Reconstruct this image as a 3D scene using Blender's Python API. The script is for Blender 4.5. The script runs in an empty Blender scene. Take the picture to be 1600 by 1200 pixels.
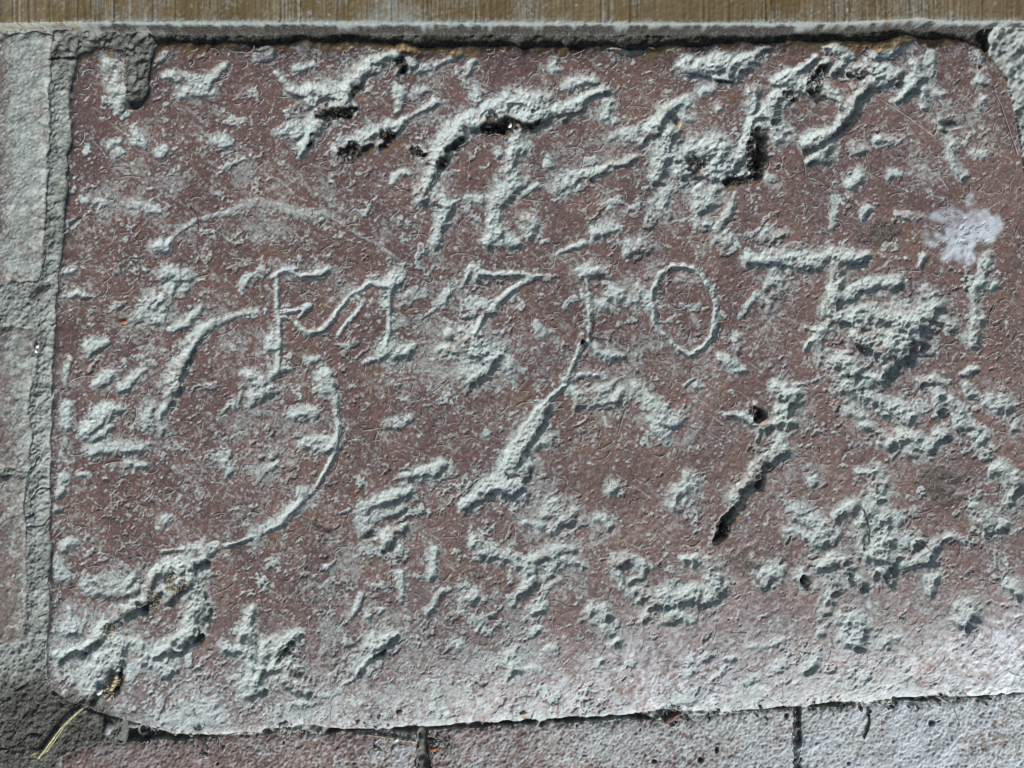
import bpy, math, random
import numpy as np

SC = bpy.context.scene
S = 0.00025                       # metres per photograph pixel: the view is about 40 cm wide
def wx(px): return (px - 800.0) * S
def wy(py): return (600.0 - py) * S

# ---------------------------------------------------------------- camera
cam_d = bpy.data.cameras.new('camera')
cam = bpy.data.objects.new('camera', cam_d)
SC.collection.objects.link(cam)
CAM_H = 0.34
cam.location = (0, 0, CAM_H)
cam.rotation_euler = (0, 0, 0)
cam_d.sensor_width = 36.0
cam_d.lens = 36.0 * CAM_H / (1600 * S)
cam_d.clip_start = 0.005
cam_d.clip_end = 50.0
SC.camera = cam

# ---------------------------------------------------------------- light
SUN_EL, SUN_AZ = math.radians(27), math.radians(147)       # azimuth clockwise from +Y: low, from the foot of the picture
world = bpy.data.worlds.new('World')
SC.world = world
world.use_nodes = True
wn = world.node_tree
bg = wn.nodes['Background']
sky = wn.nodes.new('ShaderNodeTexSky')
sky.sky_type = 'NISHITA'
sky.sun_disc = False
sky.sun_elevation = SUN_EL
sky.sun_rotation = SUN_AZ
grey = wn.nodes.new('ShaderNodeHueSaturation')            # a thin even overcast
grey.inputs['Saturation'].default_value = 0.55
wn.links.new(sky.outputs[0], grey.inputs['Color'])
wn.links.new(grey.outputs[0], bg.inputs[0])
bg.inputs[1].default_value = 0.05
sun_d = bpy.data.lights.new('sun', 'SUN')
sun_d.energy = 3.6
sun_d.angle = math.radians(19)
sun_d.color = (1.0, 0.985, 0.965)
sun = bpy.data.objects.new('sun', sun_d)
SC.collection.objects.link(sun)
sun.rotation_euler = (math.pi / 2 - SUN_EL, 0, math.pi - SUN_AZ)
vs = SC.view_settings
vs.view_transform = 'Standard'
vs.look = 'None'
vs.gamma = 1.0
vs.exposure = 0.95

# ---------------------------------------------------------------- grid
STEP = 1.28
def axis(lo, hi, n_out=26, g=1.16):
    core = np.arange(lo, hi + STEP, STEP)
    out = np.cumsum(STEP * g ** np.arange(1, n_out + 1))
    return np.concatenate([core[0] - out[::-1], core, core[-1] + out]).astype(np.float32)
GX, GY = axis(-16, 1616), axis(-16, 1216)
NX, NY = len(GX), len(GY)
X = np.broadcast_to(GX[None, :], (NY, NX))
Y = np.broadcast_to(GY[:, None], (NY, NX))

def _bs(t):
    t2, t3 = t * t, t * t * t
    return ((1 - t) ** 3 / 6, (3 * t3 - 6 * t2 + 4) / 6, (-3 * t3 + 3 * t2 + 3 * t + 1) / 6, t3 / 6)

def lat(wl, seed, wl_y=None):
    """smooth value noise on the grid, unit variance"""
    wl_y = wl_y or wl
    r = np.random.RandomState(seed)
    u, v = (GX + 700) / wl, (GY + 700) / wl_y
    iu, iv = np.floor(u).astype(int), np.floor(v).astype(int)
    R = r.standard_normal((iv.max() + 5, iu.max() + 5)).astype(np.float32)
    A = sum(w[:, None] * R[iv + k] for k, w in enumerate(_bs((v - iv).astype(np.float32))))
    B = sum(w[None, :] * A[:, iu + k] for k, w in enumerate(_bs((u - iu).astype(np.float32))))
    return (B / B.std()).astype(np.float32)

def rot(wl_long, wl_short, deg, seed, warp=None):
    """stretched value noise lying at an angle"""
    a = math.radians(deg)
    x = X if warp is None else X + warp[0]
    y = Y if warp is None else Y + warp[1]
    u = ((x * math.cos(a) - y * math.sin(a)) / wl_long).astype(np.float32)
    v = ((x * math.sin(a) + y * math.cos(a)) / wl_short).astype(np.float32)
    u -= u.min(); v -= v.min()
    iu, iv = u.astype(np.int32), v.astype(np.int32)
    R = np.random.RandomState(seed).standard_normal((iv.max() + 3, iu.max() + 3)).astype(np.float32)
    fu, fv = u - iu, v - iv
    fu = fu * fu * (3 - 2 * fu); fv = fv * fv * (3 - 2 * fv)
    n = (R[iv, iu] * (1 - fu) + R[iv, iu + 1] * fu) * (1 - fv) + (R[iv + 1, iu] * (1 - fu) + R[iv + 1, iu + 1] * fu) * fv
    return (n / n.std()).astype(np.float32)

def sst(a, b, x):
    t = np.clip((x - a) / (b - a), 0, 1)
    return t * t * (3 - 2 * t)

n200, n90, n60, n40 = lat(200, 1), lat(90, 2), lat(60, 3), lat(40, 4)
n22, n14, n9, n6, n4, n3 = lat(22, 5), lat(14, 6), lat(9, 7), lat(6, 8), lat(4.2, 9), lat(3.0, 10)
m22, m12, m7, m5 = lat(24, 11), lat(12, 12), lat(7, 13), lat(4.6, 14)
f2, g2 = lat(1.9, 15), lat(2.4, 16)
ridge6 = 1 - np.abs(m7)

# ---------------------------------------------------------------- what is carved and worn into the slab
# kind, depth, x,y,r ...   g groove, b worn hollow full of dust, k deep dark hole and painted shadow edge, s dark stain, w white stain
F = [
 # --- the inscription
 ('letter F', 'g', 7, [425,434,5, 445,426,6, 462,432,5, 490,430,5, 510,424,5]), ('letter F', 'g', 7, [432,432,5, 434,500,4.5, 433,560,4.5, 431,584,5]),
 ('letter F', 'g', 6, [433,489,4, 462,487,4.5, 480,480,5, 466,496,3]), ('letter F', 'g', 5, [422,582,5, 432,576,6, 450,578,5]), ('letter F', 'b', 5, [423,528,10, 424,542,9]), ('letter F', 'b', 5, [444,428,7, 456,425,5]), ('letter F', 'b', 5, [492,427,6, 506,424,6]), ('letter F', 'b', 5, [428,578,8, 440,580,7]),
 ('letter F', 'g', 5, [433,496,3, 452,498,3]),
 ('letter V', 'g', 6, [463,506,4, 478,521,5, 500,517,6, 516,500,5, 530,482,4, 552,461,3]), ('letter V', 'g', 4, [552,461,3, 566,472,3.5, 548,496,3, 527,523,3]),
 ('numeral 1', 'g', 6, [535,474,3, 552,460,4, 568,450,5, 580,440,5, 596,446,6, 612,438,7]), ('numeral 1', 'g', 7, [612,430,7, 608,455,5, 609,490,5, 607,525,5, 600,545,6]),
 ('numeral 1', 'g', 6, [572,567,5, 590,560,6, 605,552,9, 620,560,9, 636,552,7]), ('numeral 1', 'b', 8, [604,545,12, 618,556,14, 632,548,10]), ('numeral 1', 'b', 5, [608,436,9, 618,430,7]), ('numeral 1', 'b', 2, [620,460,4, 640,458,6, 664,460,5]), ('numeral 1', 'b', 2, [620,478,4, 640,468,4]), ('numeral 1', 'b', 5, [602,476,8]),
 ('numeral 7', 'g', 7, [724,446,4, 730,432,5, 734,416,5, 745,426,6, 770,428,5, 800,427,5, 822,431,5, 846,433,4]), ('numeral 7', 'g', 6, [838,433,4, 815,443,5, 795,457,6, 775,474,7, 758,490,8, 748,506,6, 741,520,5]),
 ('numeral 7', 'b', 6, [750,482,10, 766,482,10]), ('numeral 7', 'b', 5, [734,420,7, 738,428,7]), ('numeral 7', 'b', 9, [738,523,13, 752,543,15]), ('numeral 7', 'b', 9, [766,560,13, 758,585,13, 740,594,9]), ('numeral 7', 'b', 5, [700,522,7, 720,520,8]), ('numeral 7', 'b', 5, [690,550,10, 705,553,10, 716,548,8]), ('numeral 7', 'b', 5, [770,560,8, 790,568,10, 800,590,8]),
 ('numeral 7', 'b', 4, [718,585,9, 745,580,9]),
 ('numeral one', 'b', 7, [914,428,10, 926,424,11, 936,428,8]), ('numeral one', 'g', 7, [908,436,5, 918,424,9, 932,420,6, 942,430,6]), ('numeral one', 'g', 7, [918,432,6, 921,455,4.5, 923,480,4.5, 924,505,4, 924,530,5]), ('numeral one', 'k', 9, [913,524,5, 910,532,5]), ('numeral one', 'b', 6, [925,540,7, 935,550,9, 950,553,8, 972,556,4]), ('numeral one', 'b', 4, [914,455,6, 914,465,5]),
 ('numeral 0', 'g', 7, [1019,470,4, 1021,450,5, 1033,430,5, 1050,417,5, 1066,413,5, 1083,419,5, 1100,433,5, 1112,450,5, 1119,475,5, 1119,500,5, 1112,525,5, 1098,545,5, 1078,557,5, 1060,548,4, 1045,532,4, 1030,517,4, 1022,500,4, 1019,470,4]),
 ('numeral 0', 'b', 1.6, [1062,478,3, 1090,478,3]), ('numeral 0', 'b', 1.6, [1078,486,3, 1092,512,3]), ('numeral 0', 'b', 1.5, [1060,438,4, 1085,440,5, 1066,430,4]),
 ('hollow', 'b', 6, [1000,462,11, 1010,470,10, 1016,488,6]), ('hollow', 'b', 4, [955,455,9, 968,460,8]), ('hollow', 'b', 4, [936,470,5, 945,480,5]),
 # --- long curved incisions
 ('arc', 'g', 5, [245,386,6, 262,378,5, 282,362,4, 303,350,4]), ('arc', 'b', 4, [250,384,8]), ('arc', 'g', 2.2, [303,345,3.5, 330,338,4, 355,332,4.5]), ('arc', 'b', 1.6, [360,330,5, 385,321,6, 410,317,7]), ('arc', 'b', 1.8, [425,322,7, 470,332,6, 505,337,5]), ('arc', 'g', 1.6, [505,335,2.5, 545,356,2.5, 585,380,2.2, 622,406,2]),
 ('curve', 'g', 6, [512,585,9, 520,605,8, 525,640,5, 528,670,5, 522,705,5, 510,735,4, 495,762,4, 475,780,5, 452,800,5, 430,826,4, 400,838,4, 370,850,3.5, 345,856,4, 300,857,3, 255,860,2]), ('curve', 'b', 4, [505,590,12, 518,612,9]), ('curve', 'b', 4, [345,858,7, 290,858,6]), ('curve', 'b', 3, [400,838,9, 430,820,7, 460,795,8]),
 ('leg', 'g', 6, [923,530,4, 908,545,5, 900,562,5, 892,580,4, 886,597,4, 872,610,4, 858,622,5, 842,636,6, 828,655,7, 815,680,8, 800,705,8, 788,730,8]), ('leg', 'b', 8, [842,640,8, 826,662,12, 812,690,12, 800,712,14]), ('leg', 'b', 8, [790,730,16, 810,735,20, 800,755,18, 765,755,12, 745,775,9, 730,790,7]), ('leg', 'b', 5, [838,690,10, 852,685,9]), ('leg', 'b', 5, [812,775,12]),
 ('hollow', 'b', 5, [890,604,5, 905,612,8, 930,614,7, 948,606,6, 972,595,6]), ('hollow', 'b', 6, [905,624,8, 935,626,11, 965,618,10]), ('hollow', 'b', 5, [985,605,9, 1005,618,10, 1022,640,10, 1040,650,11, 1060,655,10]), ('hollow', 'b', 5, [1010,655,8, 1035,680,9, 1045,695,7]), ('hollow', 'b', 4, [880,590,5, 910,585,5, 945,590,4]),
 # --- the big strokes along the top
 ('stroke', 'b', 11, [455,138,8, 475,147,10, 500,152,12, 530,148,14]), ('stroke', 'g', 5, [430,115,5, 445,128,6, 458,140,7]), ('stroke', 'b', 13, [535,148,14, 555,125,14, 580,108,13, 605,95,13, 625,80,9]), ('stroke', 'k', 16, [500,176,7, 525,178,9, 545,168,8]), ('stroke', 'k', 14, [552,142,7, 560,134,6]), ('stroke', 'b', 8, [505,185,12, 490,190,11, 480,210,9, 473,232,6]), ('stroke', 'b', 5, [440,205,8, 460,198,10]), ('stroke', 'k', 10, [484,205,4, 478,225,3]),
 ('stroke', 'b', 8, [632,78,9, 650,80,9, 640,95,9]), ('stroke', 'k', 14, [624,92,6, 628,105,5]), ('stroke', 'b', 5, [655,105,7, 680,108,7, 700,98,6, 718,80,8]), ('stroke', 'b', 5, [738,97,6, 730,115,7]), ('hollow', 'b', 4, [865,108,8, 868,100,6]),
 ('hollow', 'b', 4, [620,138,6, 625,155,6, 622,168,5]), ('hollow', 'b', 4, [650,142,7, 668,140,6]), ('hollow', 'b', 4, [748,142,8]),
 ('debris stroke', 'b', 9, [535,232,10, 555,222,10, 580,212,10, 600,198,10, 618,200,9, 640,188,6, 665,172,6, 680,163,6]), ('debris stroke', 'k', 12, [540,238,9, 560,236,10, 580,228,7]), ('debris stroke', 'k', 12, [600,210,6, 612,214,7, 602,224,7]), ('debris stroke', 'k', 9, [645,238,5, 660,240,5]),
 ('T', 'b', 13, [672,255,12, 690,228,14, 705,210,16, 730,195,18, 760,182,18, 790,178,19, 815,178,19, 840,178,15]), ('T', 'b', 10, [800,152,11, 820,148,11, 838,152,10, 850,160,9]), ('T', 'b', 12, [850,178,11, 875,170,9, 900,163,9, 920,155,9, 935,142,8]), ('T', 'k', 20, [705,226,7, 718,216,7]), ('T', 'k', 20, [755,196,8, 775,197,9, 800,197,8, 818,192,5, 845,182,3.5]), ('T', 'b', 11, [676,260,12, 672,285,12, 663,305,12]), ('T', 'k', 10, [684,248,5, 690,262,4]), ('T', 'b', 7, [680,308,12, 695,318,8, 690,340,10, 684,365,12, 676,384,9]), ('T', 'b', 4, [722,312,6, 742,312,7]), ('T', 'b', 4, [640,270,6, 625,270,5, 612,284,5]),
 ('stem', 'b', 8, [812,212,9, 808,228,11, 800,240,9, 800,262,9, 806,282,12, 795,297,14]), ('stem', 'b', 9, [785,300,14, 768,318,14, 772,345,14, 765,372,12, 755,382,8]), ('stem', 'b', 6, [825,340,9, 832,355,9]), ('stem', 'b', 5, [780,375,9, 800,378,8]), ('stem', 'b', 4, [822,300,6, 842,288,5]), ('stem', 'b', 4, [778,238,6]),
 ('hollow', 'b', 6, [878,285,13, 890,280,10]), ('hollow', 'b', 8, [900,276,7, 925,270,6, 945,265,6, 965,258,6, 985,248,7]), ('hollow', 'b', 4, [856,252,7]), ('hollow', 'b', 4, [955,225,7, 970,210,7, 990,212,7, 1005,218,5]), ('hollow', 'b', 6, [885,135,7, 905,128,9, 925,125,6]), ('hollow', 'b', 5, [945,162,8, 940,180,8, 955,195,6]), ('hollow', 'b', 4, [868,110,6]),
 ('hollow', 'b', 6, [930,362,9, 948,358,10, 965,360,8]), ('hollow', 'b', 5, [955,330,6, 950,318,5]), ('hollow', 'b', 5, [985,385,7, 1005,380,10, 1020,388,7]), ('hollow', 'b', 4, [870,402,4, 890,388,5, 910,378,5]),
 # --- upper right complex
 ('great hollow', 'b', 11, [1015,200,8, 1035,180,10, 1058,160,8]), ('great hollow', 'b', 10, [1045,205,15, 1038,235,17, 1030,260,14, 1022,278,9]), ('great hollow', 'b', 11, [1060,240,17, 1085,240,20, 1110,235,18, 1135,250,14]), ('great hollow', 'b', 9, [1060,265,13, 1100,268,16, 1130,270,14, 1150,262,12]), ('great hollow', 'k', 8, [1075,262,5, 1100,256,6]), ('great hollow', 'b', 13, [1150,265,12, 1165,235,9, 1168,205,8, 1178,188,8, 1200,175,11, 1215,155,12]), ('great hollow', 'k', 15, [1182,205,11, 1184,230,12, 1182,258,13]), ('great hollow', 'k', 18, [1135,283,6, 1158,278,7, 1185,274,8]), ('great hollow', 'b', 7, [1180,140,8, 1176,165,9]), ('great hollow', 'b', 6, [1205,195,10, 1215,210,11, 1230,205,7]),
 ('great hollow', 'b', 7, [1040,300,12, 1035,325,13, 1045,340,8]), ('great hollow', 'b', 7, [1090,300,13, 1100,318,14, 1112,300,11]), ('great hollow', 'b', 4, [1095,345,10]),
 ('bar', 'b', 11, [1072,96,10, 1095,100,12, 1120,98,14, 1150,98,12, 1175,92,9, 1195,78,7]), ('bar', 'k', 9, [1118,122,4, 1130,127,5, 1145,123,4]), ('bar', 'b', 6, [1105,112,8, 1130,116,10, 1155,112,8]), ('hollow', 'b', 4, [1095,140,7, 1110,138,7]), ('hollow', 'b', 4, [1120,170,6]), ('hollow', 'b', 4, [1072,150,7, 1070,180,8, 1080,192,7]),
 ('branches', 'b', 10, [1208,128,8, 1230,124,11, 1250,132,11, 1268,145,9, 1290,152,8, 1315,164,6]), ('branches', 'g', 7, [1235,116,5, 1258,105,6, 1272,90,6]), ('branches', 'k', 15, [1285,98,9, 1276,118,11, 1272,138,10]), ('branches', 'k', 18, [1228,140,6, 1238,150,6]), ('branches', 'b', 10, [1290,72,5, 1310,80,7, 1320,95,9, 1308,108,9]), ('branches', 'b', 10, [1325,108,9, 1345,108,8, 1362,100,11, 1380,110,9, 1400,118,7]), ('branches', 'k', 11, [1325,118,3.5, 1345,121,4]), ('branches', 'b', 5, [1290,140,8, 1305,150,7]),
 ('branches', 'b', 12, [1358,130,9, 1345,145,8, 1332,160,8, 1324,178,7, 1316,195,7, 1300,208,8, 1280,215,9, 1262,220,9]), ('branches', 'b', 10, [1300,222,9, 1285,238,11, 1270,250,7]), ('branches', 'b', 7, [1375,120,12, 1366,130,9]),
 ('hollow', 'b', 9, [1430,105,9, 1436,118,9, 1426,132,11, 1412,150,9, 1402,158,8]), ('hollow', 'b', 6, [1440,140,6, 1448,168,7, 1440,172,6]), ('hollow', 'b', 6, [1370,82,9, 1390,78,10, 1402,72,9]), ('hollow', 'b', 5, [1410,65,10, 1440,60,11, 1465,62,9]), ('hollow', 'b', 4, [1450,100,7, 1455,85,6]), ('hollow', 'b', 4, [1456,148,9, 1468,150,6]),
 ('hollow', 'b', 7, [1465,192,8, 1472,205,7]), ('hollow', 'b', 5, [1482,222,7, 1486,240,9, 1490,252,7, 1505,275,6]), ('hollow', 'b', 6, [1375,218,8, 1390,222,7]), ('hollow', 'b', 5, [1342,228,8, 1352,230,6]), ('hollow', 'b', 5, [1326,282,9, 1345,268,7]), ('hollow', 'b', 4, [1395,272,7, 1405,275,5]), ('hollow', 'b', 4, [1208,280,7]), ('hollow', 'b', 5, [1525,90,8, 1535,105,8, 1530,125,7]), ('hollow', 'b', 4, [1536,155,6, 1528,168,7]), ('hollow', 'b', 3, [1518,238,5, 1540,240,5]), ('hollow', 'b', 4, [1355,325,7, 1352,340,5]), ('hollow', 'b', 4, [1405,335,5, 1440,338,5]),
 ('hollow', 'b', 5, [1148,302,3, 1140,325,5, 1130,345,7, 1118,360,9]), ('hollow', 'b', 5, [1120,372,9, 1140,375,8]), ('hollow', 'b', 5, [1195,365,8, 1215,370,9, 1230,365,6]), ('hollow', 'b', 3, [1300,350,5, 1302,300,4]),
 # --- right hand T and bowl
 ('right T', 'b', 9, [1175,405,9, 1205,405,11, 1235,408,12, 1260,412,14, 1285,412,12]), ('right T', 'b', 10, [1300,400,11, 1325,400,12, 1350,398,9]), ('right T', 'b', 10, [1308,415,11, 1310,440,12, 1308,465,13, 1305,485,11, 1320,498,11]), ('right T', 'b', 8, [1335,455,10, 1360,445,11, 1390,442,9, 1410,440,7]), ('right T', 'b', 6, [1205,445,8, 1215,440,6]), ('right T', 'b', 4, [1210,425,6, 1222,448,6]),
 ('bowl', 'b', 11, [1335,492,12, 1360,500,17, 1390,503,20, 1420,500,20, 1450,490,16, 1465,478,12]), ('bowl', 'b', 14, [1350,525,15, 1380,535,22, 1410,535,22, 1440,520,18]), ('bowl', 'b', 13, [1385,560,18, 1405,560,17, 1395,578,10]), ('bowl', 'b', 7, [1470,500,10, 1490,505,7]), ('bowl', 'k', 8, [1355,542,5]),
 ('right leg', 'b', 7, [1300,500,5, 1285,518,7, 1275,532,7, 1258,546,4]), ('right leg', 'b', 7, [1262,515,6, 1290,520,9, 1278,540,9, 1290,558,8]), ('right leg', 'g', 4, [1295,548,4, 1330,552,4]),
 ('right leg', 'b', 9, [1312,568,13, 1330,580,14, 1322,600,13, 1340,602,13]), ('right leg', 'b', 7, [1352,590,9, 1380,592,8, 1395,585,6]), ('right leg', 'b', 8, [1340,615,14, 1365,620,14, 1385,632,12, 1410,648,13, 1425,655,10]), ('right leg', 'b', 7, [1350,668,7, 1370,675,7, 1390,690,9]), ('right leg', 'b', 8, [1410,680,11, 1435,685,12, 1430,705,11, 1455,700,10, 1480,682,10]), ('right leg', 'b', 5, [1330,640,9, 1345,650,7]),
 ('hollow', 'b', 8, [1445,602,10, 1462,598,9, 1480,600,5]), ('hollow', 'b', 8, [1465,615,8, 1468,635,8]), ('hollow', 'b', 6, [1500,588,4, 1515,580,6, 1525,577,4]), ('hollow', 'b', 5, [1510,605,6, 1515,615,7]), ('hollow', 'b', 6, [1485,625,7, 1498,645,8, 1505,665,10, 1525,668,7]), ('hollow', 'b', 6, [1545,622,8, 1562,628,11, 1575,640,9]), ('hollow', 'b', 5, [1540,680,8, 1530,692,8]), ('hollow', 'b', 5, [1590,665,9]),
 ('hollow', 'b', 5, [1548,400,6, 1538,418,7, 1530,440,7, 1522,448,7, 1524,475,6, 1526,500,8, 1520,530,9]), ('hollow', 'b', 4, [1550,445,6]), ('hollow', 'b', 5, [1452,452,7, 1462,455,6]), ('hollow', 'b', 4, [1443,400,4, 1440,412,4]), ('hollow', 'b', 4, [1160,490,4, 1175,472,4, 1188,460,5, 1205,475,6, 1200,488,5]), ('hollow', 'b', 4, [1212,460,5]),
 ('hollow', 'b', 4, [1090,605,9]), ('hollow', 'b', 4, [1125,562,7, 1140,565,8, 1155,575,6]), ('hollow', 'b', 5, [1155,530,7, 1156,542,5]),
 # --- Y shape lower right
 ('Y', 'b', 9, [1210,600,6, 1225,608,12, 1240,615,12, 1235,632,12, 1215,640,9]), ('Y', 'b', 8, [1222,650,14, 1235,640,9, 1252,638,9]), ('Y', 'b', 9, [1215,660,13, 1200,672,9, 1188,666,8]), ('Y', 'k', 22, [1176,636,7, 1182,645,8, 1180,655,6]), ('Y', 'b', 8, [1140,648,5, 1155,652,7, 1170,660,7, 1184,668,7]), ('Y', 'b', 8, [1215,690,9, 1222,705,11, 1205,712,10]), ('Y', 'b', 10, [1200,715,10, 1190,730,10, 1178,745,9, 1163,760,8, 1150,778,9]), ('Y', 'k', 9, [1210,722,4, 1192,742,4, 1180,758,3.5]), ('Y', 'k', 15, [1145,796,7, 1132,812,8, 1122,832,9, 1116,842,7]), ('Y', 'g', 5, [1188,672,4, 1182,690,3]),
 ('hollow', 'b', 7, [1365,740,11, 1372,755,12, 1375,775,12, 1360,790,14]), ('hollow', 'b', 10, [1360,800,17, 1375,820,17, 1380,840,16, 1350,815,10]), ('hollow', 'b', 10, [1372,860,18, 1385,880,18, 1375,895,11]), ('hollow', 'b', 7, [1330,795,9, 1310,805,7]), ('hollow', 'b', 7, [1345,830,7, 1348,860,6]), ('hollow', 'b', 6, [1410,885,10, 1430,880,9, 1450,868,9, 1455,855,6]), ('hollow', 'b', 6, [1430,845,8, 1440,842,6]), ('hollow', 'b', 5, [1465,848,8, 1485,840,8]), ('hollow', 'b', 4, [1345,735,6, 1355,732,5]), ('hollow', 'b', 4, [1270,748,8]), ('hollow', 'b', 3, [1262,728,5]),
 ('hollow', 'b', 9, [1285,885,12, 1305,878,15, 1325,885,12]), ('hollow', 'b', 9, [1300,905,12, 1308,925,12, 1300,940,9]), ('hollow', 'k', 18, [1260,906,6, 1262,914,5]), ('hollow', 'b', 6, [1255,900,10, 1262,918,9]), ('hollow', 'b', 5, [1293,958,9]), ('hollow', 'b', 7, [1335,905,7, 1345,915,7]), ('hollow', 'b', 8, [1320,975,14, 1335,975,17, 1340,990,16, 1325,1000,13]), ('hollow', 'b', 5, [1285,990,6]), ('hollow', 'b', 4, [1275,1028,7, 1262,1040,10, 1255,1050,8]),
 ('hollow', 'b', 7, [1510,945,11, 1515,962,13, 1502,975,11]), ('hollow', 'b', 7, [1560,735,12, 1575,745,11, 1590,760,12, 1580,785,10]), ('hollow', 'b', 8, [1520,795,10, 1540,812,13, 1562,825,13, 1550,832,11]), ('hollow', 'b', 6, [1575,915,10, 1590,925,11]), ('hollow', 'b', 4, [1455,902,8, 1452,922,7]), ('hollow', 'b', 5, [1192,898,11, 1205,890,8, 1222,890,8]), ('hollow', 'b', 4, [1410,1000,7, 1390,995,5]), ('hollow', 'b', 3, [1385,1000,8]), ('hollow', 'b', 3, [1170,1015,4, 1200,1010,6, 1225,1000,5]),
 ('hollow', 'b', 5, [1115,1065,4, 1128,1058,5, 1135,1045,4]), ('hollow', 'b', 5, [1130,1030,5, 1145,1032,5]), ('hollow', 'b', 3, [1178,1068,8, 1170,1070,5]), ('hollow', 'b', 4, [1086,968,9]), ('hollow', 'b', 4, [1105,1025,6]), ('hollow', 'b', 4, [1082,1050,5]),
 ('hollow', 'b', 8, [1070,868,8, 1090,872,9, 1110,880,12, 1120,900,14, 1115,925,12]), ('hollow', 'b', 8, [1000,925,9, 1025,935,12, 1055,935,14, 1085,930,14]), ('hollow', 'b', 6, [955,880,6, 962,900,5, 972,918,6, 990,930,7]), ('hollow', 'b', 6, [965,878,9, 985,872,9, 1005,882,6, 1002,905,5, 985,910,8]), ('hollow', 'b', 6, [1062,775,14, 1080,765,11, 1050,790,8]), ('hollow', 'b', 4, [1075,740,6, 1068,790,9]), ('hollow', 'b', 5, [1010,962,8]), ('hollow', 'b', 6, [1050,962,10, 1066,965,8]), ('hollow', 'b', 5, [1085,875,10]),
 ('hollow', 'b', 5, [1245,800,11, 1265,815,12, 1290,830,12]), ('hollow', 'b', 4, [1230,830,8, 1260,840,9, 1310,835,9]),
 # --- lower middle
 ('hollow', 'b', 6, [852,808,12, 870,795,15, 890,800,14, 870,820,10]), ('hollow', 'b', 5, [820,822,7, 845,825,8]), ('hollow', 'b', 7, [745,838,7, 755,850,9, 772,862,9, 792,870,9, 812,880,10, 828,892,9]), ('hollow', 'b', 7, [828,880,7, 845,868,8, 870,862,10, 895,860,9]), ('hollow', 'b', 7, [870,880,10, 895,880,11, 905,890,7]), ('hollow', 'b', 6, [825,905,8, 812,922,8, 800,930,6]), ('hollow', 'b', 5, [858,892,7]), ('hollow', 'b', 5, [940,815,11, 945,828,7]), ('hollow', 'b', 4, [955,758,7]), ('hollow', 'b', 6, [732,938,13, 742,934,9]), ('hollow', 'b', 6, [825,958,7, 840,950,10, 850,950,7]), ('hollow', 'b', 4, [795,945,7]), ('hollow', 'b', 4, [878,908,5, 850,920,5]),
 ('hollow', 'b', 6, [925,952,9, 942,955,8, 935,972,8, 950,985,8]), ('hollow', 'b', 7, [962,1002,8]), ('hollow', 'b', 4, [833,985,8]), ('hollow', 'b', 5, [795,1025,9, 802,1040,10]), ('hollow', 'b', 3, [770,1035,6, 840,1048,7]), ('hollow', 'b', 3, [860,1012,6, 850,1018,4]), ('hollow', 'b', 4, [715,1008,9]), ('hollow', 'b', 3, [930,1045,7, 935,1035,5]),
 ('knot', 'b', 9, [598,848,12, 612,838,11, 632,828,8]), ('knot', 'k', 9, [597,862,5]), ('knot', 'b', 5, [620,858,9]), ('hollow', 'b', 6, [565,795,5, 585,785,8, 610,775,7, 640,765,6]), ('hollow', 'b', 6, [570,810,8, 575,828,8]), ('hollow', 'b', 7, [638,745,8, 660,738,9, 685,728,8]), ('hollow', 'b', 4, [600,800,7, 625,790,7]), ('hollow', 'b', 5, [605,665,5, 622,660,8, 642,655,6]), ('hollow', 'b', 5, [678,862,7, 675,880,9, 672,895,7]), ('hollow', 'b', 4, [690,925,5, 680,945,5, 668,955,5]), ('hollow', 'b', 4, [565,930,4, 558,950,4, 550,965,4]), ('hollow', 'b', 5, [580,965,8, 600,955,6]), ('hollow', 'b', 4, [625,895,5, 628,935,5]),
 ('lump', 'b', 10, [575,1015,9, 590,1002,14, 605,998,11, 622,990,5]), ('lump', 'b', 8, [580,1025,8, 568,1040,8, 560,1050,5]), ('lump', 'k', 9, [600,1015,5, 580,1030,4]), ('hollow', 'b', 3, [755,970,4, 742,985,3]),
 # --- lower left
 ('A', 'b', 13, [312,875,9, 290,880,12, 270,885,13, 250,902,11, 236,925,9, 222,945,9]), ('A', 'b', 11, [295,895,14, 270,905,14, 262,925,12]), ('A', 'b', 12, [215,955,8, 190,962,10, 165,980,11, 145,998,11, 120,1015,9, 90,1030,8]), ('A', 'b', 11, [300,910,12, 308,935,13, 305,960,14, 298,978,12]), ('A', 'b', 9, [290,990,10, 270,1005,9, 250,1018,9, 235,1028,6]), ('A', 'b', 9, [170,1000,14, 190,1015,16, 165,1030,16, 150,1055,18, 140,1080,18, 130,1100,14]), ('A', 'b', 7, [205,1010,12, 225,1025,11]), ('A', 'k', 16, [180,1050,5, 176,1068,6, 168,1078,6]), ('A', 'k', 12, [310,992,6, 300,1002,5]), ('A', 'k', 8, [218,955,5, 228,948,5]), ('A', 'b', 6, [265,1045,9, 275,1040,8, 220,1040,9]),
 ('swirl', 'b', 5, [135,912,7, 150,925,7, 170,930,6, 195,925,7, 212,920,6]), ('swirl', 'b', 5, [140,900,5, 165,918,6, 190,912,6, 215,895,7]), ('hollow', 'b', 6, [100,985,11, 110,975,8, 108,960,7]), ('hollow', 'b', 5, [102,855,7, 118,850,6]), ('hollow', 'b', 4, [90,880,8, 100,895,8]), ('hollow', 'b', 4, [262,812,9]), ('hollow', 'b', 4, [358,870,6]),
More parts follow.
